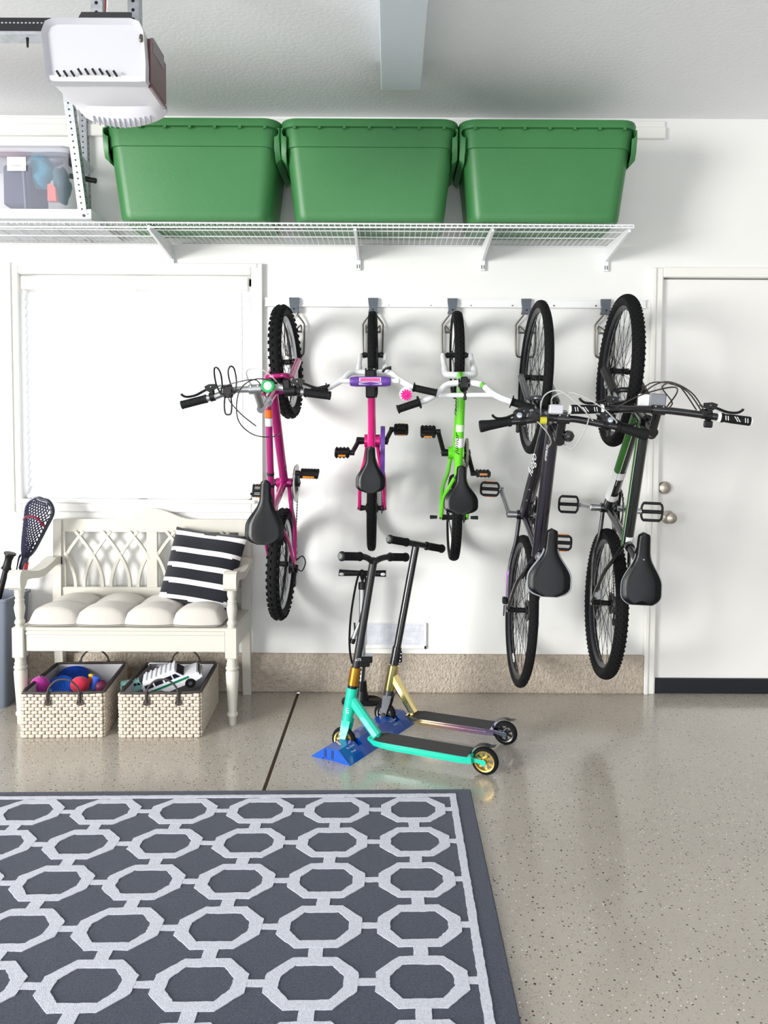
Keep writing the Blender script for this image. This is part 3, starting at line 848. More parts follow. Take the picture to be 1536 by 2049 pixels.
        for k in range(13): a = math.radians(90-180*k/12); path.append(BB+V((cr[0]*math.cos(a), y, cr[0]*math.sin(a))))
        for k in range(9): a = math.radians(270-180*k/8); path.append(RA_+V((rc*math.cos(a), y, rc*math.sin(a))))
        tot = []
        for i in range(len(path)):
            p, q = path[i], path[(i+1) % len(path)]; L = (q-p).length; nn = max(1, int(L/.0127))
            for k in range(nn): tot.append((p.lerp(q, k/nn), p.lerp(q, (k+.55)/nn)))
        for p, q in tot: b.bar(p, q, .0055, .0075)
        for i in range(len(path)):
            b.bar(path[i], path[(i+1) % len(path)], .003, .004)
        b.build('chain', g('chain_m', M_steel), root, keep=True)
        b = MB()
        for k in range(g('cogs', 1)):
            r_ = rc+.004*k; b.ring([(.012, y+.004*k-.001), (r_, y+.004*k-.001), (r_, y+.004*k+.001), (.012, y+.004*k+.001)], RA_, 28)
        b.build('cassette', M_steel, root, keep=True)
    if g('derail'):
        b = MB(); y = -g('derail')
        p = RA_+V((-.01, y, -.02)); q = RA_+V((-.045, y+.006, -.05)); r = RA_+V((-.095, y+.008, -.045))
        b.bar(p, q, .018, .020, bev=.004); b.bar(q, r, .006, .018, bev=.002)
        for c_ in (q, r): b.ring([(.004, -.004), (.017, -.004), (.017, .004), (.004, .004)], c_, 14)
        if g('derail_guard'):
            b.tube(smooth_path([RA_+V((.02, y-.005, 0)), RA_+V((.04, y-.03, -.0)), RA_+V((.01, y-.045, 0)), RA_+V((-.03, y-.03, 0)), RA_+V((-.02, y-.008, 0))], 3), .003, 6)
        b.build('derailleur', M_black, root, keep=True)
    for s in (1, -1):
        pedal(root, pc[s], s, math.radians(cfg['pedrot'][0 if s > 0 else 1]), **g('pedk', {}))
    # --- rim brakes
    if g('vbrake'):
        for (c_, SS, ctr) in ((FA, S, crown), (RA_, Matrix.Identity(4), tt1)):
            d = (ctr-c_).normalized(); k = MB()
            for s in (-1, 1):
                p0 = c_+d*(R-tr*1.9)*.93+V((0, s*.040, 0)); o_ = V((.02, 0, 0)) if c_ is FA else V((-.01, 0, .02))
                p1 = c_+d*(R+.035)+V((0, s*.030, 0))+o_*.6
                k.bar(p0+o_*.6, p1, .010, .008, bev=.002); k.box(c_+d*(R-tr*1.9)+V((0, s*.024, 0)), (.05, .010, .010), bev=.002)
            k.tube([c_+d*(R+.033)+V((0, -.03, 0)), c_+d*(R+.033)+V((0, .03, 0))], .0016, 6)
            k.xf(SS); k.build('rim_brake', g('brake_m', M_black), root, keep=True)
    for pts, r, m_, st_ in g('cables', ()):
        b = MB(); b.tube(smooth_path([P(*p) for p in pts], 6), r, 6)
        if st_: b.xf(S)
        b.build('cable', m_, root, keep=True)
    for ex in g('extras', ()): ex(root, hb, frame, S)
    return root
def band(name, p0, p1, r, m, root, parent, t0, t1, S=None):
    """a printed band round a tube"""
    b = MB(); p0, p1 = V(p0), V(p1); b.tube([p0.lerp(p1, t0), p0.lerp(p1, t1)], r+.0007, 16, cap=False)
    if S: b.xf(S)
    return b.build(name, m, parent, keep=True)
M_mag = mat('magenta metallic paint', (176, 18, 108), .28, .35, coat=.8, var=(9, (150, 20, 120), .5))
M_pink = mat('hot pink paint', (216, 12, 122), .28, coat=.7)
M_lime = mat('lime paint', (104, 214, 34), .32, coat=.6)
M_bw = mat('white bar paint', (238, 239, 242), .28, coat=.4)
M_purp = mat('purple plastic', (104, 62, 160), .4)
M_bkp = mat('black plum paint', (24, 20, 32), .25, coat=.8)
M_bkg = mat('black green paint', (20, 26, 24), .25, coat=.8)
M_lilac = mat('lilac decal', (170, 92, 190), .35)
M_dkgreen = mat('green decal', (46, 104, 34), .35, var=(40, (40, 92, 30), .8))
M_wdec = mat('white decal', (228, 230, 230), .4)
M_kdec = mat('black decal', (14, 14, 14), .4)
M_fade = mat('grey lettering', (140, 146, 152), .4)
ID4 = Matrix.Identity(4)
def decal_text(s, size, m, p0, p1, r, side, t, parent, shear=0.0, flip=1, sx=1.0, ang=None):
    """lettering along a tube p0->p1 on its side (+1 right, -1 left, 0 top)"""
    root = parent
    while root.parent is not None: root = root.parent
    p0, p1 = V(p0), V(p1); X = (p1-p0).normalized()*flip
    lat = V((0, -1, 0)); up = lat.cross((p1-p0).normalized())
    if up.z < 0: up = -up
    an = {1: 90, -1: -90, 0: 0}[side] if ang is None else ang
    nrm = up*math.cos(math.radians(an)) + lat*math.sin(math.radians(an))
    Y = nrm.cross(X)
    M = frame_m(p0.lerp(p1, t)+nrm*(r+.0009), X, Y)
    return text(s, size, m, parent, root.matrix_basis @ M, shear=shear, sx=sx)

# ---- bicycle 1: magenta mountain bicycle
def b1_extra(root, hb, frame, S):
    cfgb = V((.768, 0, .88))
    HT, HB = P(.728, .70), P(.779, .56)
    p0, p1 = P(.286-.02, .55), HT
    # green headlamp
    b = MB(); c = P(.775, .905, .055); b.lathe([(.012, -.03), (.020, -.022), (.024, -.004), (.026, .004), (.022, .008), (.0, .008)], c, (0.05, 0, 1), 24)
    b.box(c-V((0, 0, .03)), (.02, .02, .02), bev=.003); b.xf(S)
    l = b.build('bike_light', mat('green lamp ring', (30, 170, 90), .25, coat=.6), root, keep=True)
    b = MB(); b.lathe([(0, 0), (.016, 0), (.016, .003), (.010, .007), (0, .009)], c+V((0, 0, .006)), (0.05, 0, 1), 20); b.xf(S)
    b.build('lens', mat('lamp lens', (200, 240, 215), .08, coat=1), l, keep=True)
    # bottle cage on the bar
    b = MB(); c = P(.765, .905, -.10)
    b.tube([c+V((0, .012, -.02)), c+V((0, -.012, -.02))], .018, 12); b.box(c, (.05, .035, .012), bev=.003)
    for s in (-1, 1):
        y = .028*s
        b.tube(smooth_path([c+V((-.012, y*.4, .004)), c+V((-.004, y*.9, .008)), c+V((.02, y*.6, .012)), c+V((.065, y*.5, .03)), c+V((.088, y*.9, .038)), c+V((.080, y*1.35, .03)), c+V((.03, y*1.4, .014)), c+V((-.012, y*.9, .004))], 3), .0032, 6)
    b.tube(smooth_path([c+V((-.01, -.010, .004)), c+V((-.05, -.014, .01)), c+V((-.082, -.010, .012)), c+V((-.088, 0, .012)), c+V((-.082, .012, .012)), c+V((-.05, .014, .01)), c+V((-.01, .010, .004))], 3), .0032, 6)
    b.xf(S); b.build('bottle_cage', M_black, root, keep=True)
    b = MB(); c = P(.772, .895, .125); b.box(c, (.05, .03, .034), bev=.006); b.tube([c+V((-.02, 0.012, 0)), c+V((-.02, -.03, 0))], .02, 12); b.xf(S)
    b.build('gear_shifter', M_black, hb, keep=True)
    tt1 = P(.245, .535)
    q0, q1 = tt1, HT-(HT-HB).normalized()*.022
    band('sticker', q0, q1, .0146, mat('orange sticker', (242, 110, 30), .4), root, frame, .86, .925)
    band('sticker', q0, q1, .0146, M_wdec, root, frame, .79, .855)
    band('stripe', q0, q1, .0146, M_kdec, root, frame, .37, .395); band('stripe', q0, q1, .0146, M_kdec, root, frame, .27, .295)
def b1_frame(root, frame, L): 
    for i, t in enumerate((.32,)): pass
bike(dict(label='magenta kids mountain bicycle with silver handlebar and green headlamp, hung beside the window',
    X=-.483, Z=.682, roll=1.5, yaw=-2.4, steer=5.5, R=.255, tr=.0275, wb=.924, BB=(.375, .255), ST=(.262, .56), TT=(.245, .535), HT=(.728, .70), HB=(.779, .56),
    tubes=(.0145, .0195, .016, .010), htr=.020, dt_flare=1.15, tt_flare=1.0, stayw=.056, paint=M_mag, sp=(.245, .70), saddle=(.290, .765, .014), sad=(.255, .155, .042), post_m=M_alu,
    rim=M_alu, tread=(46, (-58, -24, 24, 58), (.006, .010, .013)), hubw=.045, fork='susp', forkw=.052, legr=.016, fork_m=M_mag,
    bar=[(.768, .880, 0), (.770, .880, .05), (.768, .882, .10), (.752, .888, .145), (.745, .890, .18), (.725, .893, .285)], barr=.0125, bar_m=M_alu,
    clamp=(.768, .88), stem=[(.700, .80), (.768, .88)], stem_m=M_alu, stemr=.0145, gripL=.10, gripr=.0165,
    levers=((1, .085, 0), (-1, .085, 0)), lev=(.749, .889, .165), levdir=(1, 0, .1), crank=68, crL=.14, ring=(.078, .052, M_steel, mat('chain guard plastic', (222, 222, 222), .4)), ckflare=.018, ckw=.062,
    cogs=5, derail=.062, derail_guard=True, pedrot=(62, 15), pedk=dict(style='cage', L=.082, W=.06), vbrake=True,
    cables=(([(.775, .90, -.14), (.79, .93, -.08), (.80, .94, .0), (.79, .90, .02), (.74, .80, .02)], .0022, M_cable, True),
            ([(.775, .905, .12), (.80, .96, .03), (.76, .98, -.035), (.66, .96, -.055), (.60, .90, -.02), (.585, .80, .03), (.60, .64, .03)], .0022, M_cable, True),
            ([(.77, .90, -.06), (.74, .94, -.09), (.68, .92, -.055), (.63, .85, -.015)], .0022, M_cable, True),
            ([(.775, .905, .10), (.83, .93, .05), (.84, .90, -.02), (.80, .85, -.03), (.76, .7, -.02)], .0022, M_cablew, True)),
    extras=(b1_extra,)))

# ---- bicycle 2: small pink bicycle
def b2_extra(root, hb, frame, S):
    # purple pad on the crossbar
    b = MB(); c = P(.558, .655)
    b.tube([c+V((0, y, 0)) for y in (.083, .078, .06, -.06, -.078, -.083)], [.015, .0185, .021, .021, .0185, .015], 18); b.xf(S)
    pad = b.build('bar_pad', M_purp, hb, keep=True)
    b = MB(); b.box(c+V((.006, 0, .0195)), (.017, .088, .006), 0, bev=.001); b.box(c+V((.006, 0, .0208)), (.014, .082, .0045), 1, bev=.001)
    for s in (-1, 1):
        b.prism([(0, s*.002), (-.004, s*.046), (-.007, s*.046)], c+V((-.003, 0, .0205)), (1, 0, 0), (0, 1, 0), (0, 0, 1), .0012, 0)
        b.prism([(0, s*.002), (.003, s*.046), (.000, s*.046)], c+V((-.014, 0, .0175)), (1, 0, 0), (0, 1, 0), (0, 0, 1), .0022, 0)
    b.xf(S); b.build('badge', [M_bw, mat('badge pink', (214, 44, 142), .4)], pad, keep=True)
    text('ROADMASTER', .0125, mat('badge rose', (244, 130, 190), .4), pad, root.matrix_basis @ S @ frame_m(c+V((.006, 0, .0236)), (0, -1, 0), (1, 0, 0)))
    b = MB(); b.box(P(.585, .60), (.045, .042, .09), bev=.006); b.box(P(.520, .62), (.055, .04, .04), bev=.005); b.xf(S); b.build('stem_pad', M_black, hb, keep=True)
    # bell with a pink flower front
    b = MB(); c = P(.508, .665, .145)
    b.lathe([(.0, -.024), (.024, -.022), (.028, -.012), (.028, .012), (.022, .016), (0, .016)], c, (-.35, 0, 1), 22); b.tube([c+V((0, 0, -.01)), c+V((.04, -.01, -.012))], .009, 8)
    b.xf(S); bell = b.build('bell', M_bw, hb, keep=True)
    b = MB(); n_ = V((-.35, 0, 1)).normalized(); X = V((0, 1, 0)); Y = n_.cross(X); poly = []
    for k in range(36):
        a = 2*PI*k/36; r = .024 if k % 3 else .015; poly.append((r*math.cos(a), r*math.sin(a)))
    b.prism(poly, c+n_*.0165, X, Y, n_, .004); b.lathe([(.008, 0), (.006, .006), (0, .008)], c+n_*.018, n_, 12)
    b.xf(S); b.build('flower', mat('flower pink', (232, 34, 140), .4), bell, keep=True)
    # long purple chain guard on the right
    b = MB(); BBp = P(.313, .235); RAp = P(0, .2); y = -.048; prof = []
    for k in range(13): a = math.radians(90-180*k/12); prof.append((BBp.x+.068*math.cos(a), BBp.z+.068*math.sin(a)))
    for k in range(7): a = math.radians(270-180*k/6); prof.append((.12+.04*math.cos(a), .215+.04*math.sin(a)))
    b.prism(prof, (0, y-.010, 0), (1, 0, 0), (0, 0, 1), (0, 1, 0), .020); b.build('chain_cover', M_purp, root, keep=True)
    b = MB(); p = S @ P(.60, .62, .05); b.tube(smooth_path([p, p+V((.012, -.012, .01)), p+V((.014, -.035, .012))], 3), [.005]*5+[.0075]*2, 8); b.build('knob', M_black, hb, keep=True)
bike(dict(label='small hot pink kids bicycle with white handlebar, purple bar pad and flower bell',
    X=-.083, Z=.937, roll=0.2, steer=0.8, R=.20, tr=.021, wb=.708, BB=(.313, .235), ST=(.235, .395), HT=(.571, .52), HB=(.602, .43),
    tubes=(.0165, .0165, .0135, .009), htr=.020, stayw=.058, bbr=.030, paint=M_pink, sp=(.215, .48), saddle=(.195, .53), sad=(.195, .125, .038), sadk=dict(tilt=-.10),
    rim=M_white, tread=(60, (-38, -14, 14, 38), (.0018, .007, .009)), nsp=20, hubw=.055, fork='u', forkw=.058, legr=.0135, fork_m=M_bw,
    bar=[(.600, .575, 0), (.600, .58, .055), (.596, .60, .085), (.570, .635, .11), (.545, .655, .150), (.530, .662, .180), (.510, .668, .268)], barr=.0125, bar_m=M_bw,
    cross=[(.560, .655, .115)], clamp=(.600, .575), stem=[(.565, .54), (.600, .575)], stem_m=M_blackg, gripL=.098, gripr=.0150, gripk=dict(flange=.007, endr=1.15),
    crank=-58, crL=.10, ckw=.062, ckflare=.026, pedrot=(20, 60), pedk=dict(style='block', L=.066, W=.052), ring=(.055, .046, M_steel, None), cogr=.022,
    extras=(b2_extra,)))

# ---- bicycle 3: lime green bicycle
def b3_extra(root, hb, frame, S):
    tt1 = P(.205, .385); q0, q1 = tt1, P(.606, .49)
    band('sticker', q0, q1, .0178, mat('silver sticker', (198, 204, 208), .3), root, frame, .86, .955)
    band('sticker', q0, q1, .0178, mat('pale sticker', (206, 238, 196), .4), root, frame, .49, .565)
    band('sticker', q0, q1, .0178, M_wdec, root, frame, .32, .42)
    BBp = P(.302, .24)
    decal_text('raptor', .030, M_kdec, BBp, P(.640, .455), .0175, -1, .66, frame, shear=.2, flip=1, sx=1.5, ang=-62)
    decal_text('junior', .032, M_kdec, q0, q1, .0175, -1, .36, frame, shear=.2, flip=1, sx=1.2, ang=-48)
    b = MB(); p = S @ P(.592, .60, .072); q = S @ P(.582, .612, .080); b.tube([p, q], .0128, 12, cap=False); b.build('stripe', mat('green band', (110, 190, 70), .4), hb, keep=True)
    b = MB(); b.box(P(.600, .60), (.05, .03, .03), bev=.006); b.box(P(.545, .63), (.035, .014, .02), bev=.003); b.xf(S); b.build('stem_clamp', M_blackg, hb, keep=True)
    b = MB(); c = P(.302, .24); y = -.050
    b.ring([(.040, y-.004), (.068, y-.004), (.068, y+.004), (.064, y+.007), (.040, y+.005)], c, 48); b.build('chain_disc', clear('smoke disc', (120, 116, 104), .72, .25), root, keep=True)
    for s in (-1, 1):
        b = MB(); p = P(0, .2, s*.078); b.tube([p, p+V((0, -s*.034, 0))], [.0075, .009], 10); b.build('axle_peg', M_black, root, keep=True)
bike(dict(label='lime green kids bicycle with white handlebar, third from the window',
    X=.299, Z=.895, yaw=0, roll=0.5, steer=1.2, R=.20, tr=.0235, wb=.751, BB=(.302, .24), ST=(.20, .40), HT=(.606, .515), HB=(.640, .42),
    tubes=(.0175, .0175, .0135, .0095), htr=.020, stayw=.060, bbr=.029, paint=M_lime, sp=(.175, .50), saddle=(.155, .55), sad=(.205, .145, .040),
    rim=M_white, tread=(60, (-42, -14, 14, 42), (.003, .009, .010)), nsp=20, hubw=.055, fork='u', forkw=.064, legr=.0155, fork_m=M_bw,
    bar=[(.600, .585, 0), (.600, .588, .035), (.590, .60, .075), (.560, .625, .105), (.535, .645, .145), (.520, .655, .185), (.490, .668, .275)], barr=.0130, bar_m=M_bw,
    cross=[(.548, .630, .12)], clamp=(.600, .585), stem=[(.585, .565), (.600, .585)], stem_m=M_blackg, gripL=.095, gripr=.0165, gripk=dict(flange=.010, endr=1.1),
    crank=205, crL=.105, ckw=.055, ckflare=.030, pedrot=(84, 35), pedk=dict(style='block', L=.068, W=.054), ring=(.055, .046, M_steel, None), cogr=.022,
    extras=(b3_extra,)))

# ---- bicycle 4: black and purple hybrid
def b4_extra(root, hb, frame, S):
    BBp = P(.427, .29); HTp = P(.815, .83); HBp = P(.866, .70); tt1 = P(.295, .66)
    axd = (HTp-HBp).normalized(); q0, q1 = tt1, HTp-axd*.022; d0, d1 = BBp, HBp+axd*.03
    decal_text('fuego', .050, M_wdec, d0, d1, .0285, -1, .58, frame, shear=.35, ang=-62, sx=1.15)
    decal_text('AFTERBURN', .012, M_wdec, q0, q1, .027, 0, .82, frame, ang=-40)
    for t in (.22, .34):
        b = MB(); p = d0.lerp(d1, t)+V((-.018, .014, .022)); b.ball(p, .0045, n=8, m=5); b.build('bottle_bolt', M_chrome, frame, keep=True)
    for s in (-1, 1):
        w = .060; A = P(0, .335)
        p = BBp.lerp(A, .60)+V((0, s*w, 0)); q = BBp.lerp(A, .95)+V((0, s*w, 0))
        b = MB(); b.tube([p, q], .0108, 12, cap=False); b.build('stay_decal', M_lilac, frame, keep=True)
    # reflector/lamp on the bar and bell
    b = MB(); c = P(.885, .985, -.03); b.box(c, (.035, .05, .03), bev=.004); b.xf(S); b.build('front_reflector', mat('clear reflector', (214, 214, 222), .15, .5, coat=1), hb, keep=True)
    b = MB(); c = P(.842, .992, -.075); b.tube([c+V((0, .012, 0)), c+V((0, -.012, 0))], .0142, 12); b.build('cable_tag', mat('yellow clip', (190, 184, 50), .5), hb, keep=True)
    b = MB(); c = P(.79, .955, .03); b.lathe([(0, -.012), (.018, -.012), (.022, -.002), (.018, .008), (.008, .013), (0, .014)], c, (0, 0, 1), 20); b.xf(S); b.build('bell', mat('bell black', (16, 16, 18), .12, coat=1), hb, keep=True)
    for s in (-1, 1):
        b = MB(); c = P(.842, .998, s*.165); b.box(c+V((.012, 0, .0)), (.045, .04, .03), bev=.008); b.box(c+V((-.032, 0, -.005)), (.035, .014, .014), bev=.004); b.xf(S)
        sh = b.build('gear_shifter', M_black, hb, keep=True)
        b = MB(); b.lathe([(0, 0), (.011, 0), (.009, .004), (0, .005)], c+V((.014, 0, .014)), (0, 0, 1), 16); b.xf(S @ Matrix.Identity(4)); b.build('gear_window', mat('gear window', (150, 160, 172), .15, coat=1), sh, keep=True)
    for s, A, RR in ((1, P(1.045, .335), .26), (-1, P(0, .335), .26)):
        b = MB(); a = math.radians(222 if s > 0 else 200); c = A+V((RR*math.cos(a), .004, RR*math.sin(a))); b.box(c, (.05, .006, .018), 0, Matrix.Rotation(-a+PI/2, 3, 'Y'), .002); b.build('wheel_reflector', mat('wheel reflector', (226, 228, 222), .2, coat=1), root, keep=True)
    b = MB(); c = P(.02, .335, -.075); b.box(c+V((.02, 0, 0)), (.03, .02, .03), bev=.004); b.tube([c, c+V((-.05, 0, .004))], .003, 6); b.build('quick_release', M_black, root, keep=True)
bike(dict(label='black and purple hybrid bicycle hung between the lime green and the black and green bicycle',
    X=.593, Z=.491, roll=2.6, steer=0.0, R=.339, tr=.0205, wb=1.045, BB=(.427, .29), ST=(.300, .70), TT=(.295, .66), HT=(.815, .83), HB=(.866, .70),
    tubes=(.0265, .0280, .0165, .0095), htr=.0265, stayw=.060, paint=M_bkp, sp=(.272, .86), saddle=(.312, .915), sad=(.255, .165, .045), sadk=dict(piping=(M_fade, .0035)), post_m=M_alu,
    rim=mat('black rim', (34, 36, 42), .3, .6), tread=(70, (-30, 0, 30), (.0016, .006, .008)), nsp=32, hubw=.05, rimw=.012, fork='susp', forkw=.058, legr=.015, fork_m=mat('fork grey', (58, 60, 66), .3, .3, coat=.4),
    bar=[(.852, .975, 0), (.853, .977, .045), (.845, .992, .10), (.838, .998, .14), (.832, 1.0, .19), (.808, 1.003, .305)], barr=.0130, bar_m=M_blackg,
    clamp=(.852, .975), stem=[(.775, .935), (.852, .975)], stem_m=M_blackg, gripL=.115, gripr=.0165, gripk=dict(style='smooth', flare=.35),
    levers=((1, .08, 0), (-1, .08, 0)), lev=(.836, .999, .150), levdir=(1, 0, .1), crank=128, crL=.165, ckw=.070, ckflare=.024, crank_m=M_alu, ring=(.085, .048, M_black, None), cogs=6, derail=.062,
    pedrot=(0, 0), pedk=dict(style='open', L=.082, W=.070), vbrake=True,
    cables=(([(.85, 1.02, .10), (.90, 1.05, .04), (.95, 1.03, -.03), (.93, .98, -.075), (.86, .92, -.07), (.80, .86, -.03)], .0025, M_cablew, True),
            ([(.85, 1.01, .19), (.90, 1.04, .12), (.945, 1.03, .02), (.93, .97, -.04), (.88, .88, -.02)], .0025, M_cablew, True),
            ([(.84, 1.0, -.10), (.80, 1.0, -.06), (.765, .94, -.03), (.74, .86, -.028)], .0020, M_cablew, True),
            ([(.86, 1.0, .09), (.82, 1.02, .075), (.77, 1.0, .055), (.745, .97, .04), (.76, .93, .02)], .0025, M_cablew, True),
            ([(-.02, .335, .075), (-.06, .34, .085), (-.10, .33, .075), (-.10, .31, .06)], .002, M_cablew, False)),
    extras=(b4_extra,)))

# ---- bicycle 5: black and green mountain bicycle
def b5_grip(g, p0, p1):
    d = (p1-p0).normalized(); L = (p1-p0).length
    b = MB(); b.tube([p0-d*.012, p0-d*.002], .0195, 16); b.tube([p1-d*.001, p1+d*.005], .015, 16)
    b.build('lock_ring', M_white, g, keep=True)
    b = MB(); up = V((0, 0, 1)); sd_ = d.cross(up).normalized(); up = sd_.cross(d)
    for t in (.12, .2, .78, .86): b.bar(p0+d*L*t+up*.0165-sd_*.008, p0+d*L*(t+.03)+up*.0165+sd_*.008, .002, .003)
    for t in (.42, .5): b.bar(p0+d*L*t+up*.0165-sd_*.009, p0+d*L*(t+.13)+up*.0165+sd_*.008, .002, .003)
    b.build('grip_pattern', M_white, g, keep=True)
def b5_extra(root, hb, frame, S):
    BBp = P(.427, .29); HTp = P(.815, .84); HBp = P(.866, .70); tt1 = P(.305, .655)
    axd = (HTp-HBp).normalized(); q0, q1 = tt1, HTp-axd*.022; d0, d1 = BBp, HBp+axd*.03
    # green side panels and white bands
    def panel(name, a, c, r, t0, t1, lat0, lat1, m):
        b = MB(); X = (c-a).normalized(); lat = V((0, 1, 0)); up = X.cross(lat); up = up if up.z > 0 else -up
        n = 8; vs = []; 
        for t in (t0, t1):
            for k in range(n+1):
                an = math.radians(lat0+(lat1-lat0)*k/n); vs.append(a.lerp(c, t)+(up*math.cos(an)+lat*math.sin(an))*(r+.0009))
        vs2 = [v for v in vs]; fs = [(k, k+1, n+2+k, n+1+k) for k in range(n)]
        b.add(vs2, fs); return b.build(name, m, frame, keep=True)
    panel('green_panel', d0, d1, .0262, .42, .97, 20, 100, M_dkgreen)
    panel('pin_stripe', d0, d1, .0264, .30, .95, 14, 18, M_wdec)
    panel('white_panel', d0, d1, .0264, .12, .42, 30, 100, M_wdec)
    panel('white_band', d0, d1, .0266, .36, .43, -60, 28, M_wdec)
    panel('white_band', d0, d1, .0266, .12, .18, -60, 28, M_wdec)
    panel('green_panel', q0, q1, .0235, .0, .98, 60, 105, M_dkgreen)
    panel('pin_stripe', q0, q1, .0237, .02, .95, 55, 59, M_wdec)
    panel('white_band', q0, q1, .0237, -.02, .09, -40, 33, M_wdec)
    decal_text('TRAIL', .014, M_fade, q0, q1, .0238, 0, .035, frame)
    for s in (-1, 1):
        b = MB(); c = P(.842, .998, s*.165); b.box(c+V((.006, 0, .0)), (.036, .045, .03), bev=.008); b.box(c+V((-.03, -s*.01, .004)), (.026, .032, .012), bev=.004); b.xf(S); b.build('gear_shifter', M_black, hb, keep=True)
    b = MB(); c = P(.885, .955, .0); b.box(c+V((0, .05, 0)), (.045, .04, .02), bev=.003); b.xf(S); b.build('number_clip', M_wdec, hb, keep=True)
    b = MB(); c = P(.888, .955, .0); b.box(c+V((0, .0, 0)), (.05, .06, .02), bev=.004); b.xf(S); b.build('lamp_mount', mat('grey mount', (128, 132, 138), .4), hb, keep=True)
    b = MB(); p = P(.77, .90); b.tube([p-V((.0, 0, .01)), p+V((-.008, 0, .022))], .0185, 18); b.tube([p+V((-.008, 0, .022)), p+V((-.009, 0, .024))], .0115, 16, 1); b.xf(S); b.build('top_cap', [M_black, M_chrome], hb, keep=True)
    # disc calipers
    for A, SS, dx in ((P(0, .335), ID4, V((.05, .045, .06))), (P(1.045, .335), S, V((-.06, .05, .03)))):
        b = MB(); b.box(A+dx, (.05, .022, .035), bev=.006); b.box(A+dx+V((.0, .012, .01)), (.03, .012, .02), bev=.004); b.xf(SS); b.build('disc_caliper', M_alu, root, keep=True)
    for A in (P(1.045, .335), P(0, .335)):
        b = MB(); rr = .335-.027*1.75+.009
        b.ring([(rr+.012, .0235), (rr+.0145, .0235), (rr+.0145, .0255), (rr+.012, .0255)], A, 64); b.xf(S if A.x > .5 else ID4); b.build('tire_line', M_fade, root, keep=True)
def b5_sad(sd, sc):
    M = sd.parent.matrix_basis @ frame_m(sc+V((-.060, .038, .0095)), V((-1, .75, 0)), V((.75, 1, 0)))
    text('velo', .024, M_fade, sd, M)
    b = MB(); b.lathe([(0, 0), (.0035, 0), (.003, .002), (0, .003)], sc+V((.035, -.0, .0095)), (0, 0, 1), 12); b.build('stud', M_fade, sd, keep=True)
bike(dict(label='black and green mountain bicycle with chunky tires, hung beside the white door',
    X=.988, Z=.525, yaw=-2.5, roll=2.2, steer=-1.5, R=.335, tr=.027, wb=1.042, BB=(.427, .29), ST=(.310, .69), TT=(.305, .655), HT=(.815, .84), HB=(.866, .70),
    tubes=(.0225, .0262, .0165, .0095), htr=.0245, stayw=.060, paint=M_bkg, sp=(.262, .85), saddle=(.255, .905), sad=(.272, .152, .048), sadk=dict(notch=.018, piping=(M_fade, .0016)), post_m=M_blackg,
    rim=mat('black rim', (34, 36, 42), .3, .6), tread=(84, (-56, -34, -11, 11, 34, 56), (.0032, .008, .0075)), nsp=32, hubw=.05, rimw=.0135, disc=True, fork='susp', forkw=.062, legr=.019, fork_m=M_black,
    bar=[(.852, .975, 0), (.852, .977, .045), (.848, .992, .10), (.844, .998, .15), (.840, 1.0, .20), (.832, 1.003, .322)], barr=.0135, bar_m=M_blackg,
    clamp=(.852, .975), stem=[(.775, .925), (.852, .975)], stem_m=M_blackg, gripL=.105, gripr=.0165, gripk=dict(style='smooth', flare=0.02, extra=b5_grip),
    levers=((1, .085, 0), (-1, .085, 0)), lev=(.842, .999, .175), levdir=(1, 0, .1), crank=88, crL=.17, ckw=.068, ckflare=.024, crank_m=M_alu, ring=(.09, .046, M_black, None), cogs=6, derail=.062,
    pedrot=(0, 0), pedk=dict(style='open', L=.088, W=.086, refl=False),
    cables=(([(.85, 1.01, .16), (.92, 1.02, .10), (.955, 1.0, .02), (.93, .94, -.03), (.88, .84, -.03)], .0026, M_cable, True),
            ([(.85, 1.01, .15), (.93, 1.03, .07), (.95, .99, -.03), (.90, .88, -.05), (.80, .76, -.035)], .0026, M_cable, True),
            ([(.85, 1.01, -.16), (.90, 1.04, -.08), (.935, 1.02, .03), (.92, .95, .07), (.86, .85, .06)], .0026, M_cable, True),
            ([(.86, 1.0, .13), (.945, 1.03, .045), (.935, 1.0, -.0), (.89, .93, .06), (.87, .9, .065), (.83, .85, .04)], .0026, M_cable, True)),
    sad_decals=(b5_sad,), extras=(b5_extra,)))

# ------------------------------------------------------------------ bench
BXL, BXR = -1.617, -.688; BYF, BYB = -.455, -.065
bench = thing('garden_bench', 'cream painted wooden bench with interlaced arch back under the window', 'bench', ((BXL+BXR)/2, (BYF+BYB)/2, 0))
def leg_turned(x, y, ztop):
    b = MB()
    # turned lower leg, square block at the seat, turned arm post
    b.lathe([(.016, 0), (.018, .004), (.019, .035), (.024, .042), (.024, .052), (.019, .058), (.022, .11), (.027, .19), (.029, .235), (.024, .243), (.029, .25), (.029, .256), (.024, .262), (.026, .27), (.022, .282), (.026, .30)], (x, y, 0), (0, 0, 1), 20)
    b.box((x, y, .365), (.052, .052, .135), bev=.004)
    b.lathe([(.024, .43), (.017, .438), (.022, .448), (.022, .456), (.016, .466), (.020, .49), (.024, .515), (.018, .54), (.021, .548), (.016, .556), (.021, .575), (.021, ztop)], (x, y, 0), (0, 0, 1), 20)
    return b
for x in (BXL, BXR): leg_turned(x, BYF, .625).build('leg', M_bench, bench)
for s, x in ((-1, BXL), (1, BXR)):
    b = MB()
    x_ = x - s*.008
    loft(b, [[V((x_-.02, y-.022+dy, z)), V((x_+.02, y-.022+dy, z)), V((x_+.02, y+.022+dy, z)), V((x_-.02, y+.022+dy, z))] for y, dy, z in ((BYB, .03, 0), (BYB, 0, .30), (BYB, 0, .44), (BYB, .02, .86))])
    b.build('back_leg', M_bench, bench, angle=20)
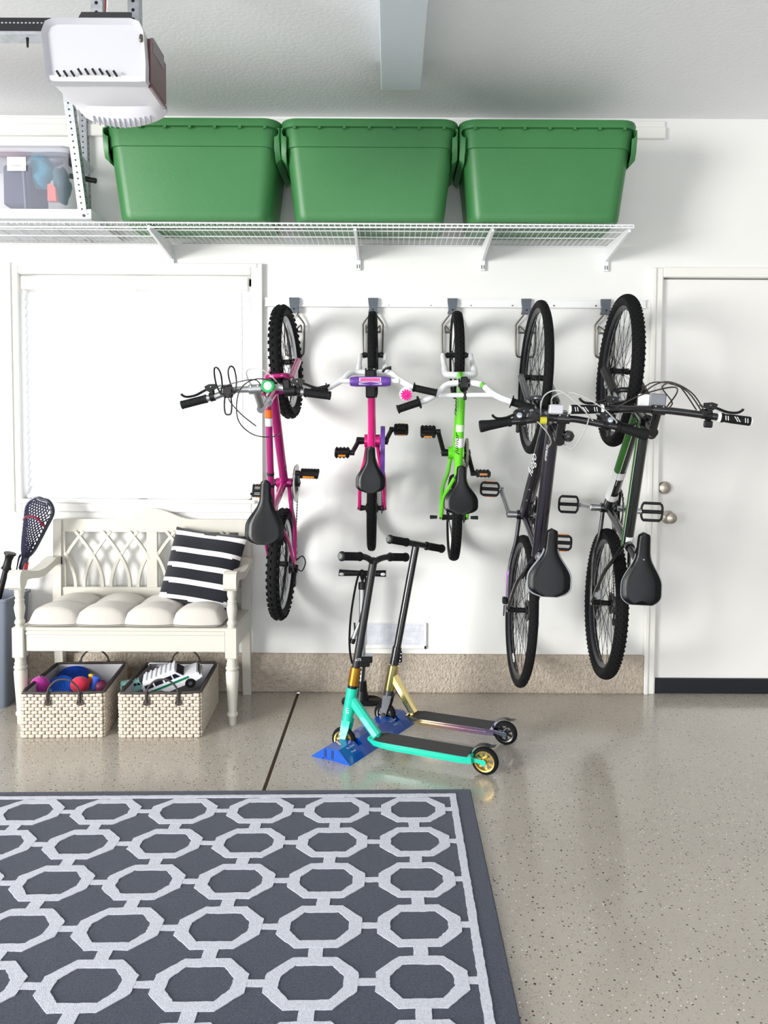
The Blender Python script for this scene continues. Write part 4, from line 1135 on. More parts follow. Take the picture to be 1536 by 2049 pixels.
b = MB(); b.b2((BXL+.028, BYF-.012, .325), (BXR-.028, BYF+.012, .415), bev=.003); b.b2((BXL+.028, BYF-.016, .398), (BXR-.028, BYF+.012, .41), bev=.003)
for x in (BXL, BXR): b.b2((x-.011, BYF+.026, .325), (x+.011, BYB-.02, .415), bev=.003)
b.b2((BXL+.02, BYB-.012, .325), (BXR-.02, BYB+.01, .415), bev=.003)
b.build('seat_apron', M_bench, bench, angle=20)
b = MB()
for k in range(7):
    y = BYF+.03+k*.0565; b.b2((BXL+.022, y-.045, .415), (BXR-.022, y+.0085, .430), bev=.004)
b.b2((BXL-.012, BYF+.026, .415), (BXR+.012, BYB-.02, .429), bev=.004)
b.build('seat', M_bench, bench, angle=20)
for s, x in ((-1, BXL), (1, BXR)):
    b = MB(); secs = []
    prof = [(-.035, .628, .050, .034), (-.046, .640, .050, .020), (-.046, .660, .052, .014), (-.03, .672, .052, .016), (.0, .668, .052, .02), (.05, .654, .050, .02), (.13, .640, .048, .02), (.22, .642, .046, .022), (.30, .665, .044, .024), (.36, .705, .042, .026), (.395, .735, .040, .026)]
    pts = []
    outer = [(-.036, .600), (-.050, .612), (-.053, .650), (-.046, .674), (-.028, .684), (0, .682), (.06, .666), (.13, .655), (.20, .655), (.27, .668), (.32, .682), (.36, .686), (.392, .676)]
    inner = [(.392, .640), (.36, .650), (.31, .646), (.26, .634), (.20, .622), (.13, .622), (.06, .632), (.02, .634), (.005, .612), (-.01, .602)]
    b.prism([(p[0], p[1]) for p in outer+inner], (x-.028, BYF, 0), (0, 1, 0), (0, 0, 1), (1, 0, 0), .056)
    b.build('armrest', M_bench, bench, angle=30)
# back
def by(z): return BYB + .02*max(0, (z-.44)/.42)
b = MB(); xl, xr = BXL+.012, BXR-.012; xc = (xl+xr)/2
N_ = 40; top = []; bot = []
for i in range(N_+1):
    t = i/N_; x = xl-.02+(xr-xl+.04)*t; q = abs(x-xc)/.20; z = .862+(.052*(math.cos(min(1, q)*PI)*.5+.5))
    top.append((x, z))
poly = top + [(xr+.02, .80), (xl-.02, .80)]
b.prism([(p[0], p[1]) for p in poly], (0, by(.8)-.012, 0), (1, 0, 0), (0, 0, 1), (0, 1, 0), .026)
b.build('top_rail', M_bench, bench, angle=20)
b = MB(); b.b2((xl, by(.5)-.012, .455), (xr, by(.5)+.012, .532), bev=.003); b.build('lower_rail', M_bench, bench, angle=20)
b = MB(); b.b2((xc-.026, by(.65)-.010, .53), (xc+.026, by(.65)+.010, .802), bev=.002); b.build('centre_stile', M_bench, bench, angle=20); b = MB(); b.b2((xl+.012, by(.65)-.008, .53), (xl+.032, by(.65)+.008, .802)); b.build('side_stile', M_bench, bench, angle=20); b = MB(); b.b2((xr-.032, by(.65)-.008, .53), (xr-.012, by(.65)+.008, .802)); b.build('side_stile', M_bench, bench, angle=20)
for x0_, x1_ in ((xl+.034, xc-.024), (xc+.024, xr-.034)):
    b = MB(); W_ = x1_-x0_; n = 3; cell = W_/n; yy = by(.66)
    def arc(xa, dirn, off):
        pts = []
        for k in range(19):
            t = k/18; z = .532+t*.272
            x = xa + dirn*(cell*1.0)*(1-math.cos(t*PI*.5))**1.05*1.0
            pts.append((x, z))
        return [(min(max(p[0], x0_-.004), x1_+.004), p[1]) for p in pts if x0_-.012 <= p[0] <= x1_+.012]
    for k in range(n+1):
        for d_ in (-1, 1):
            base = x0_+cell*(k+.5)-d_*cell*.30 if False else x0_+cell*k
            pts = arc(x0_+cell*k+d_*(-.35)*cell, d_, 0)
            for (xa, za), (xb, zb) in zip(pts, pts[1:]):
                b.bar((xa, yy+(.0015 if d_ > 0 else -.0015), za), (xb, yy+(.0015 if d_ > 0 else -.0015), zb), .014, .021, up=(0, 1, 0))
    b.build('arch_panel', M_bench, bench, angle=30)

# seat cushion
M_linen = mat('natural linen', (200, 195, 187), .9, bump=(500, .4, .002), sheen=.2)
cl = at(33, 1265, BYF+.01); CXL, CXR = -1.585, -.735; CY0, CY1 = BYF-.015, BYB-.03; cz = .431
b = MB(); nu, nv = 97, 45
def cush(u, v, top=True):
    x = CXL+(CXR-CXL)*u; y = CY0+(CY1-CY0)*v
    a = abs(math.sin(u*4*PI))**.42; c = abs(math.sin(v*PI*2))**.45
    edge = min(1, min(v, 1-v)/.06)**.5 * min(1, min(u, 1-u)/.03)**.5
    # scalloped front and back outline
    s = (abs(math.sin(u*4*PI))**.6); y += (.022*(1-s))*(1 if v < .5 else -1)*(abs(v-.5)*2)**3
    h = .026+.054*a*(.55+.45*c)
    r = .5+.5*edge
    return V((x, y, cz + (.012 + h*edge if top else .010*(1-edge))))
b.grid(lambda u, v: cush(u, v), nu, nv); b.grid(lambda u, v: cush(u, v, False), nu, nv)
tag(b.build('seat_cushion', M_linen, angle=75, loc=((CXL+CXR)/2, (CY0+CY1)/2, cz)), 'cream tufted seat cushion lying on the white bench', 'cushion')
# welded sides come from the edge falling to the lower sheet
# striped pillow leaning in the right corner of the bench
M_navy = mat('navy knit', (13, 16, 27), .95, bump=(260, .8, .003), sheen=.2); M_ivory = mat('ivory knit', (232, 232, 230), .9, bump=(260, .8, .003))
b = MB()
PW, PH = .37, .365
bands = [(.045, .105), (.255, .315), (.455, .515), (.655, .715), (.885, .945)]
def pil(u, v, s):
    x = (u-.5)*PW; z = (v-.5)*PH
    pin = .030
    e = (max(0, 1-(abs(2*u-1))**3.2)*max(0, 1-(abs(2*v-1))**3.2))**.55
    x *= 1-pin*(1-abs(2*v-1)**2)*2*(abs(2*u-1)**3)*.8; z *= 1-pin*(1-abs(2*u-1)**2)*2*(abs(2*v-1)**3)*.8
    w = .004*math.sin(u*9+v*5)
    return V((x, s*(.062*e+.001)+w*e, z))
mf = lambda u, v: 1 if any(a <= v+.012*math.sin(u*3) <= c for a, c in bands) else 0
b.grid(lambda u, v: pil(u, v, -1), 41, 61, mfn=mf); b.grid(lambda u, v: pil(u, v, 1), 41, 61, mfn=lambda u, v: 1 if v < .02 or True and u > .985 else 0)
pc = at(405, 1138, -.20)
PMx = Matrix.Translation(pc) @ Matrix.Rotation(math.radians(-12), 4, 'Z') @ Matrix.Rotation(math.radians(-22), 4, 'X') @ Matrix.Rotation(math.radians(5.5), 4, 'Y')
b.xf(PMx); tag(b.build('striped_pillow', [M_navy, M_ivory], angle=75, loc=pc), 'navy and white striped knit pillow leaning in the corner of the bench', 'pillow')

# ------------------------------------------------------------------ baskets and toys
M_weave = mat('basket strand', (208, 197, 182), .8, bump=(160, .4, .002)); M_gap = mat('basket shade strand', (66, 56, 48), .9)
M_trimd = mat('dark leather', (58, 50, 48), .6, bump=(200, .3)); M_lin = mat('basket lining', (186, 186, 190), .9, bump=(200, .3))
def pillow(b, c, X, Y, N, w, h, d, mi=0):
    c, X, Y, N = V(c), V(X), V(Y), V(N); vs = []
    for f, s in ((0, 1.0), (.55, .96), (.92, .74)):
        for px, py in ((-1, -.72), (-.8, -1), (.8, -1), (1, -.72), (1, .72), (.8, 1), (-.8, 1), (-1, .72)):
            vs.append(c+X*px*w*.5*s+Y*py*h*.5*s+N*d*f)
    fs = []
    for r in range(2):
        for k in range(8): fs.append((r*8+k, r*8+(k+1) % 8, (r+1)*8+(k+1) % 8, (r+1)*8+k))
    fs.append(tuple(range(16, 24))); b.add(vs, fs, mi)
def basket(fl, fr, bl, br, H, label, hx):
    fl, fr, bl, br = map(V, (fl, fr, bl, br)); c0 = (fl+fr+bl+br)/4
    t = thing('woven_basket', label, 'basket', (c0.x, c0.y, 0), group='woven baskets under the bench')
    b = MB(); Z = V((0, 0, 1)); rows = 13; rh = H/rows
    cor = [fl, fr, br, bl]; inn = [c0+(p-c0)*.93 for p in cor]
    for i in range(4):
        a, c = cor[i], cor[(i+1) % 4]; ia, ic = inn[i], inn[(i+1) % 4]
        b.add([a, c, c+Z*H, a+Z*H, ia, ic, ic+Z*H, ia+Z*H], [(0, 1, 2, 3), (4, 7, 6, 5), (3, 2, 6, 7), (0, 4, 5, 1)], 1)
        X = (c-a).normalized(); N = X.cross(Z); L = (c-a).length; n = round(L/.0285); w = L/n
        for r in range(rows):
            for k in range(n+(r % 2)):
                cx = (k+.5-(.5 if r % 2 else 0))*w; ww = w*.93
                if r % 2 and k == 0: cx, ww = w*.25, w*.5
                if r % 2 and k == n: cx, ww = L-w*.25, w*.5
                pillow(b, a+X*(cx+random.uniform(-.001, .001))+Z*(rh*(r+.5)+random.uniform(-.0006, .0006)), X, Z, N, ww*.97, rh*.92, random.uniform(.0065, .009))
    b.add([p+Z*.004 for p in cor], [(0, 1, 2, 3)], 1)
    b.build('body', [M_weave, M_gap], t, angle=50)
    b = MB(); i2 = [c0+(p-c0)*.925 for p in cor]
    for i in range(4):
        a, c = i2[i], i2[(i+1) % 4]; b.add([a+Z*.01, c+Z*.01, c+Z*(H+.001), a+Z*(H+.001)], [(0, 1, 2, 3)])
    b.add([p+Z*.012 for p in i2], [(0, 1, 2, 3)])
    b.build('lining', M_lin, t, angle=0)
    b = MB(); o = [c0+(p-c0)*1.005 for p in cor]
    pts = []
    for i in range(4):
        a, c = o[i], o[(i+1) % 4]
        for k in range(8): pts.append(a.lerp(c, .03+k/8*.97)+Z*(H+.002+.0012*math.sin(k*2.1)))
    b.tube(pts, .0075, 8, closed=True, sy=.9); b.build('rim', M_trimd, t)
    for (a, c, N) in ((fl, fr, 1), (bl, br, -1)):
        X = (c-a).normalized(); Nn = X.cross(Z)*N; L = (c-a).length; m = a.lerp(c, hx); hw = .066
        b = MB(); q = m+Nn*.013
        pts = [q-X*hw+Z*(H-.035), q-X*hw+Z*(H+.004), q-X*(hw*.86)+Z*(H+.032), q-X*(hw*.45)+Z*(H+.058), q+Z*(H+.064), q+X*(hw*.45)+Z*(H+.058), q+X*(hw*.86)+Z*(H+.032), q+X*hw+Z*(H+.004), q+X*hw+Z*(H-.035)]
        b.tube(smooth_path(pts, 4), .0042, 8)
        for s in (-1, 1):
            e = q+X*hw*s
            b.prism([(-.006, .012), (-.007, -.018), (-.014, -.034), (-.013, -.044), (0, -.050), (.013, -.044), (.014, -.034), (.007, -.018), (.006, .012)], e+Z*H-Nn*.004, X, Z, Nn, .004)
            b.ball(e+Z*(H-.036)+Nn*.001, (.003, .003, .003), 1, 8, 5)
        b.build('handle', [M_trimd, M_steel], t)
    return t
BH = .188
f = lambda px, py, z=BH: V((atz(px, py, z).x, atz(px, py, z).y, 0))
bk1 = [f(42, 1388), f(206, 1387), f(115, 1328), f(252, 1327)]
bk2 = [f(239, 1388), f(400, 1387), f(296, 1328), f(434, 1327)]
basket(*bk1, BH, 'left woven basket holding balls and blue discs under the bench', .53)
basket(*bk2, BH, 'right woven basket holding toy trucks under the bench', .54)
def toy(name, b, m, label, cat, loc, angle=40, group=None):
    return tag(b.build(name, m, angle=angle, loc=loc), label, cat, group)
M_fuzz = lambda n, c: mat(n, c, .8, bump=(90, .8, .004), sheen=.3)
def ballm(c, r, n=28, m=18, amp=.0):
    b = MB(); b.ball(c, r, 0, n, m)
    if amp:
        c = V(c)
        for i, v in enumerate(b.v):
            d = (v-c); b.v[i] = c+d*(1+amp*math.sin(d.x*260)*math.sin(d.y*240)*math.sin(d.z*250))
    return b
p = at(80, 1372, -.445); toy('play_ball', ballm(p, .042, amp=.04), M_fuzz('magenta ball', (178, 40, 150)), 'bumpy magenta ball in the left woven basket', 'ball', p)
p = at(160, 1370, -.43); toy('knit_ball', ballm(p, (.042, .036, .036)), M_fuzz('crimson ball', (206, 30, 66)), 'crimson fuzzy ball at the front of the left woven basket', 'ball', p)
p = at(202, 1373, -.40); toy('small_ball', ballm(p, .028), mat('maroon ball', (112, 36, 74), .5), 'small maroon ball at the right side of the left woven basket', 'ball', p)
def disc(c, r, tx, ty, m, label):
    b = MB(); b.lathe([(r*.94, -.020), (r, -.018), (r, -.006), (r*.97, .0), (r*.8, .004), (r*.78, .006), (r*.5, .007), (r*.48, .009), (.0, .009), (0, .006), (r*.7, .003), (r*.93, -.006)][:9]+[(0, .009)], (0, 0, 0), (0, 0, 1), 40)
    for rr in (.62, .88): b.tube([V((r*rr*math.cos(2*PI*k/36), r*rr*math.sin(2*PI*k/36), .0062 if rr < .7 else .0025)) for k in range(36)], .0022, 5, closed=True)
    b.xf(Matrix.Translation(c) @ Matrix.Rotation(tx, 4, 'X') @ Matrix.Rotation(ty, 4, 'Y')); toy('flying_disc', b, m, label, 'flying disc', c)
M_bl = mat('blue disc', (20, 92, 206), .4)
disc(at(116, 1378, -.40), .072, math.radians(38), math.radians(-8), M_bl, 'blue flying disc behind the handle of the left woven basket')
disc(at(146, 1354, -.26), .075, math.radians(26), math.radians(5), mat('deep blue disc', (18, 72, 186), .4), 'darker blue flying disc further back in the left woven basket')
b = MB(); p = at(92, 1383, -.44); b.ball(p, (.028, .02, .016)); toy('toy_shovel', b, mat('sky blue plastic', (70, 150, 230), .35), 'light blue plastic toy piece by the magenta ball', 'toy', p)
b = MB(); p = at(190, 1366, -.41); b.lathe([(.014, 0), (.018, .01), (.014, .04), (.020, .055), (.018, .06), (0, .06)], p-V((.01, 0, .03)), (.3, .1, 1), 16); toy('toy_horn', b, mat('toy blue', (60, 96, 200), .35), 'small blue plastic toy beside the crimson ball', 'toy', p)
b = MB(); p = at(182, 1364, -.385); b.box(p, (.028, .02, .05), 0, Matrix.Rotation(.3, 3, 'Y'), .005); b.box(p+V((.004, -.002, .028)), (.026, .018, .014), 1, Matrix.Rotation(.3, 3, 'Y'), .004)
toy('toy_block', b, [mat('toy orange', (232, 92, 52), .4), mat('toy yellow', (240, 206, 60), .4)], 'orange and yellow toy piece behind the crimson ball', 'toy', p)
# white toy truck
def toy_truck(c, M, sc, body, trim, label, name='toy_truck', stripe=None):
    t = thing(name, label, 'toy vehicle', c)
    TM = Matrix.Translation(c) @ M @ Matrix.Scale(sc, 4)
    b = MB()   # side profile x-z, extruded over width
    prof = [(-.125, .018), (-.09, .018), (-.085, .03), (-.065, .036), (-.045, .03), (-.04, .018), (.05, .018), (.055, .03), (.075, .036), (.095, .03), (.10, .018), (.125, .022), (.127, .05), (.118, .058), (.06, .064), (.035, .096), (-.115, .098), (-.125, .085)]
    b.prism(prof, (0, -.046, 0), (1, 0, 0), (0, 0, 1), (0, 1, 0), .092)
    b.box((-.04, 0, .102), (.15, .08, .008), bev=.002)
    for k in range(7): b.box((-.10+k*.022, 0, .108), (.008, .078, .006))
    b.box((.130, 0, .03), (.012, .095, .014), bev=.002); b.box((-.128, 0, .03), (.010, .095, .014), bev=.002)
    b.xf(TM); b.build('body', body, t, angle=25)
    b = MB()
    b.prism([(.062, .066), (.040, .092), (.034, .092), (.056, .064)], (0, -.040, 0), (1, 0, 0), (0, 0, 1), (0, 1, 0), .08)
    for s in (-1, 1):
        for x0_, x1_ in ((-.112, -.075), (-.068, -.03), (-.022, .012)): b.box(((x0_+x1_)/2, s*.0465, .078), (x1_-x0_, .002, .022), bev=.001)
        b.prism([(.018, .068), (.018, .089), (.032, .089), (.048, .068)], (0, s*.0465-.001, 0), (1, 0, 0), (0, 0, 1), (0, 1, 0), .002)
    b.xf(TM); b.build('window', mat('toy glass', (24, 26, 40), .15, coat=1), t, angle=25)
    if stripe:
        b = MB()
        for s in (-1, 1): b.box((-.02, s*.0470, .050), (.20, .0012, .010)); 
        b.xf(TM); b.build('stripe', stripe, t, angle=0)
    b = MB(); b.box((.128, 0, .048), (.004, .07, .016)); 
    for k in range(6): b.box((.131, -.03+k*.012, .048), (.002, .006, .014), 1)
    b.xf(TM); b.build('grille', [M_black, M_chrome], t, angle=0)
    for x in (-.065, .075):
        for s in (-1, 1):
            b = MB(); b.lathe([(.0, -.011), (.020, -.011), (.023, -.008), (.023, .008), (.020, .011), (.013, .011), (.012, .006), (0, .006)], (x, s*.040, .018), (0, s, 0), 24)
            b.lathe([(0, 0), (.012, 0), (.010, .003), (.005, .004), (0, .0055)], (x, s*.0465, .018), (0, s, 0), 16, 1)
            b.xf(TM); b.build('wheel', [M_rubber, M_chrome], t)
c = at(353, 1376, -.40)
toy_truck(c, Matrix.Rotation(math.radians(8), 4, 'Z') @ Matrix.Rotation(math.radians(-21), 4, 'Y') @ Matrix.Rotation(math.radians(12), 4, 'X'), .98, mat('toy white', (238, 240, 246), .25, coat=.5), None, 'white toy truck with green side stripe on top in the right woven basket', stripe=mat('toy green', (20, 120, 84), .35))
c = at(272, 1384, -.43)
toy_truck(c, Matrix.Rotation(math.radians(20), 4, 'Z') @ Matrix.Rotation(math.radians(-6), 4, 'Y'), .50, mat('toy mint', (150, 206, 200), .3, coat=.5), None, 'small mint green toy car at the left of the right woven basket', name='toy_car')
t = thing('toy_tool_case', 'red toy with a grey carrying handle at the back of the right woven basket', 'toy', at(320, 1372, -.20))
b = MB(); p = at(322, 1352, -.22); b.box(p, (.13, .06, .055), 0, Matrix.Rotation(-.2, 3, 'Y'), .012); b.build('case', mat('toy red', (196, 34, 46), .35, coat=.4), t)
b = MB(); p0 = at(298, 1348, -.22); p1 = at(298, 1327, -.22); p2 = at(337, 1327, -.22); p3 = at(337, 1342, -.22); b.tube([p0, p1+V((.0, 0, -.004)), p1+V((.004, 0, 0)), p2-V((.004, 0, 0)), p2-V((0, 0, .004)), p3], .0042, 8); b.box(at(297, 1346, -.225), (.034, .016, .034), bev=.004); b.build('handle', mat('toy grey', (168, 174, 180), .4), t)

# ------------------------------------------------------------------ lacrosse sticks in a grey bin behind the bench
gx, gy = at(48, 1380, -.02).x-.075, -.165
gb = thing('tall_bin', 'tall grey plastic bin behind the left end of the bench', 'bin', (gx, gy, 0))
b = MB()
secs = [[V((gx+x, gy+y, z)) for x, y in rrect(w, d, .02, 4)] for w, d, z in ((.20, .19, 0), (.21, .20, .01), (.25, .24, .50), (.265, .255, .502), (.265, .255, .515), (.245, .235, .515), (.20, .19, .03))]
loft(b, secs); b.build('body', mat('slate plastic', (104, 112, 126), .45), gb)
b = MB(); b.ring([(.0, 0)]*3, (0, 0, 0), 3) if False else None
def stick(px0, py0, px1, py1, Y, m, r=.0135, name='lacrosse_stick', label='', head=False, butt=None):
    a = at(px0, py0, Y); c = V((gx+px1, gy+py1, .034)) if abs(px1) < 1 else at(px1, py1, Y)
    t = thing(name, label, 'lacrosse stick' if head else 'sports stick', c)
    d = (a-c).normalized(); b = MB(); b.tube([c, a], r, 12); b.build('shaft', m, t)
    return t, a, c, d
t, a, c, d = stick(52, 1125, .02, .03, -.16, mat('red shaft', (176, 40, 52), .3, coat=.5), label='lacrosse stick with a navy mesh head leaning left of the bench', head=True)
top = at(84, 1000, -.18); base = at(50, 1118, -.16)
dd = (top-base); L = dd.length; dd.normalize(); X = V((1, 0, 0)); X = (X-dd*X.dot(dd)).normalized(); Nn = X.cross(dd); Nn = Nn if Nn.y < 0 else -Nn
prof = [(0, .0), (.05, .012), (.16, .026), (.35, .038), (.6, .052), (.8, .062), (.92, .052), (1.0, .026), (1.0, 0)]
M_nav = mat('navy cord', (26, 24, 58), .7); M_hd = mat('head plastic', (52, 58, 74), .35, coat=.4)
b = MB(); lp = [base+dd*L*t_+X*w for t_, w in prof]; rp = [base+dd*L*t_-X*w for t_, w in prof[:-1]][::-1]
b.tube(smooth_path(lp+rp, 4), .0050, 8, sy=1.4)
lo = [p_-Nn*.022 for p_ in lp]; ro = [p_-Nn*.022 for p_ in rp]
b.tube(smooth_path(lo[1:]+ro[:-1], 4), .005, 8)
b.tube([base-dd*.05, base+dd*.012], .018, 12, 0); b.build('head', M_hd, t)
def hwid(t_):
    for (t0, w0), (t1, w1) in zip(prof, prof[1:]):
        if t0 <= t_ <= t1 and t1 > t0: return w0+(w1-w0)*(t_-t0)/(t1-t0)
    return 0
def net(t_, s_):   # s in -1..1 across, pocket sags towards the viewer
    w = hwid(t_); return base+dd*L*t_+X*w*s_*.97+Nn*(.010+.045*(1-s_*s_)*math.sin(PI*min(1, t_*1.1))**.7)
b = MB(); nd = 9
for q in range(-nd, nd+1):
    for sg in (1, -1):
        pts = []
        for k in range(26):
            t_ = .06+.92*k/25; s_ = (q/ nd*2.0+sg*(t_-.5)*3.0)
            if abs(s_) <= 1: pts.append(net(t_, s_)+Nn*.001*sg)
            elif len(pts) > 1: break
        if len(pts) > 1: b.tube(pts, .0031, 5)
for s_ in (-.75, -.3, .3, .75): b.tube([net(.04+.3*k/8, s_) for k in range(9)], .0042, 6)
b.build('mesh_pocket', M_nav, t)
b = MB(); b.tube([net(.74-.13*s_*s_, s_)+Nn*.003 for s_ in [-.98+.14*k for k in range(15)]], .0058, 7); b.build('shooting_string', mat('wine cord', (122, 28, 56), .7), t)
b = MB()
for s_, e in ((-1, .05), (-.4, .04), (.6, .03)): 
    p0 = net(.07, s_); b.tube(smooth_path([p0, p0-X*.012-dd*.015, p0-X*.02-dd*.04-V((.0, 0, e)), p0-X*.03*(-s_)-dd*.05-V((0, 0, e+.01))], 3), .003, 5)
b.build('lace_ends', M_nav, t)
t, a, c, d = stick(17, 1120, -.075, -.05, -.22, M_black, label='upright stick with a black flared butt end in the grey bin', name='hockey_stick')
b = MB(); b.lathe([(.0145, 0), (.024, .005), (.018, .02), (.0165, .05), (.021, .07), (.027, .076), (.027, .084), (0, .086)], a-d*.05, d, 16); b.build('butt_end', M_black, t)
t, a, c, d = stick(46, 1150, .0, .085, -.085, mat('blue shaft', (36, 66, 150), .3, coat=.4), label='blue shafted stick standing behind the lacrosse stick', name='training_stick')
b = MB(); b.tube([a-d*.04, a+d*.03], .019, 12); b.build('collar', M_bw, t)

# ------------------------------------------------------------------ scooters
def scooter(label, FWc, RWc, wr, top, ends, paint_d, paint_h, fork_m, clampspec, M_bar, whub, deckw=.054, bars='Y', decktop=None, ftx=None):
    """FWc/RWc wheel centres, top = bar junction (world)"""
    FWc, RWc, top = V(FWc), V(RWc), V(top)
    t = thing('kick_scooter', label, 'scooter', (RWc.x, RWc.y, RWc.z-wr), group=None)
    fd = (FWc-RWc); fd.z = 0; fd.normalize(); lat = V((-fd.y, fd.x, 0))   # lat = rider's left
    hd = (top-FWc).normalized(); hd = (top-(FWc-fd*.0)).normalized()
    def wh(c, ax, bar=None):
        T_ = frame_m(c, ax.cross(V((0, 0, 1))), V((0, 0, 1)))      # z -> axle
        T_ = frame_m(c, ax.cross(V((0, 0, 1))).normalized(), V((0, 0, 1))) @ Matrix.Rotation(-PI/2, 4, 'X')
        b = MB(); r = wr; prof = []
        for k in range(9): a = math.radians(-90+180*k/8); prof.append((r-.012+.012*math.cos(a), .012*math.sin(a)))
        b.ring(prof+[(r-.014, .012), (r-.014, -.012)], n=48)
        b.xf(T_); w = b.build('wheel', M_rubber, t)
        b = MB(); b.ring([(r-.019, -.0115), (r-.0138, -.0125), (r-.0138, .0125), (r-.019, .0115), (r-.021, .006), (r-.021, -.006)], n=48)
        for k in range(7):
            a = 2*PI*k/7; b.bar((.008*math.cos(a), 0, .008*math.sin(a)), ((r-.018)*math.cos(a), 0, (r-.018)*math.sin(a)), .010, .0055, up=(0, 1, 0))
        b.lathe([(.0, -.014), (.013, -.014), (.013, .014), (0, .014)], (0, 0, 0), (0, 1, 0), 20)
        b.xf(T_); b.build('wheel_core', whub, w)
        b = MB(); b.lathe([(.0, -.026), (.008, -.026), (.008, -.02), (.005, -.02), (.005, .02), (.008, .02), (.008, .026), (0, .026)], (0, 0, 0), (0, 1, 0), 14); b.xf(T_); b.build('axle', M_black, w)
    wh(FWc, lat); wh(RWc, lat)
    # steering column axis: leans back
    L = (top-FWc).length
    J0 = FWc+hd*.085; H0 = FWc+hd*.105; H1 = FWc+hd*.215     # fork crown, head tube
    b = MB(); up = V((0, 0, 1))
    for s in (-1, 1):
        b.prism([(-.010, -.010), (.0, -.013), (.010, -.008), (.020, .05), (.022, .085), (-.016, .085), (-.016, .05)], FWc+lat*s*.018-lat*.003, -fd, hd, lat, .006)
    b.tube([FWc+hd*.078, H0], [.022, .021], 16); b.build('fork', fork_m, t)
    b = MB(); b.tube([H0, H1], .0235, 20)
    deckF = V((RWc.x, RWc.y, 0))+fd*((FWc-RWc).dot(fd)*.80); zt_ = RWc.z+.022 if decktop is None else decktop
    deckF.z = zt_; dR = V((RWc.x, RWc.y, zt_))+fd*.040
    nk0 = H0.lerp(H1, .62); nk1 = deckF+V((0, 0, -.004))-fd*.035
    b.bar(nk0, nk1, .040, .036, 0, up=lat, bev=.010)
    b.bar(H0.lerp(H1, .15), nk1+fd*.05, .012, .018, 0, up=lat, bev=.004) if False else None
    b.build('head_tube', paint_h, t)
    b = MB(); wd = deckw
    X = (dR-deckF).normalized(); upd = lat.cross(X); upd = upd if upd.z > 0 else -upd
    L2 = (dR-deckF).length
    prof = [(-.5, 0), (-.5, -.012), (-.475, -.026), (-.30, -.031), (.30, -.031), (.475, -.026), (.5, -.012), (.5, 0)]
    secs = []
    for q, ws, dz in ((0.0, .55, .0), (.035, .92, 0), (.10, 1, 0), (L2*.9, 1, 0), (L2, .86, 0)):
        secs.append([deckF+X*q+lat*p_[0]*wd*2*ws*1.0+upd*(p_[1]*(.35+.65*min(1, q/.05) if q < .05 else 1)) for p_ in prof])
    loft(b, secs)
    for s in (-1, 1):   # side grooves and rear drop outs
        b.bar(deckF+X*.08+lat*s*wd*.985-upd*.011, dR-X*.03+lat*s*wd*.985-upd*.011, .003, .003)
        b.bar(dR-X*.03+lat*s*.030-upd*.010, RWc+X*.006+lat*s*.024, .016, .006, 0, up=lat, bev=.002)
        b.tube([RWc+lat*s*.021, RWc+lat*s*.027], .011, 14)
    b.build('deck', paint_d, t, angle=30)
    b = MB(); sec2 = []
    for q, ws in ((.03, .75), (.06, .93), (L2*.96, .93)): sec2.append([deckF+X*q+lat*wd*ws*k+upd*.001*m for k, m in ((-1, 0), (1, 0), (1, 1), (-1, 1))])
    loft(b, sec2); b.build('grip_tape', mat('grip tape', (66, 66, 66), .95, bump=(500, 1, .002)), t, angle=0)
    b = MB(); rows = []
    for k in range(9):
        a = math.radians(165-95*k/8) ; rr = wr+.008
        p = RWc+(-X)*rr*math.cos(PI-a)*(-1)*(-1)+upd*rr*math.sin(a)
        p = RWc+X*rr*math.cos(a)*1.0+upd*rr*math.sin(a)
        rows.append([p+lat*.014, p-lat*.014, p-lat*.014+upd*.002, p+lat*.014+upd*.002])
    e = rows[-1]; rows.append([v+X*.02+upd*.004 for v in e])
    loft(b, rows); b.build('brake_fender', M_steel if bars == 'T' else M_black, t)
    # bar
    b = MB(); c0 = H1+hd*.006; jt = top
    b.tube([c0, jt], .0165, 18)
    E0, E1 = V(ends[0]), V(ends[1])
    dirb = (E1-E0).normalized()
    if bars == 'Y':
        for e in (E0, E1):
            inn = e+((E1-E0)*(.30 if e is E0 else -.30)); b.tube(smooth_path([jt-hd*.010, jt+hd*.0+(inn-jt)*.35, inn, e], 3), .0125, 12)
        b.ball(jt-hd*.004, .019, n=12, m=8)
    else:
        b.tube([E0, E1], .0135, 14)
    b.build('handlebar', M_bar, t)
    for e, s in ((E0, 1), (E1, -1)):
        b = MB(); n = 14; prof = [(.0, -.001), (.015, 0), (.0195, .004), (.0195, .010), (.016, .013)]
        LG = .115
        for k in range(n): prof += [(.0172, .018+k*.0062), (.0158, .021+k*.0062)]
        prof += [(.019, LG-.004), (.019, LG), (.013, LG+.002), (0, LG+.003)]
        b.lathe(prof, e-dirb*s*.004, dirb*s, 16); b.lathe([(0, 0), (.0135, 0), (.0115, -.007), (0, -.008)], e-dirb*s*.004, dirb*s, 16, 1)
        b.build('grip', [M_grip, mat('bar end cap', (112, 118, 116), .35, .3)], t)
    clampspec(t, H0, H1, hd, fd, lat)
    return t
M_teal = mat('teal paint', (22, 196, 166), .3, coat=.6)
M_gold = mat('gold anodised', (196, 140, 52), .3, .9); M_gold2 = mat('gold wheel core', (206, 176, 96), .3, .8)
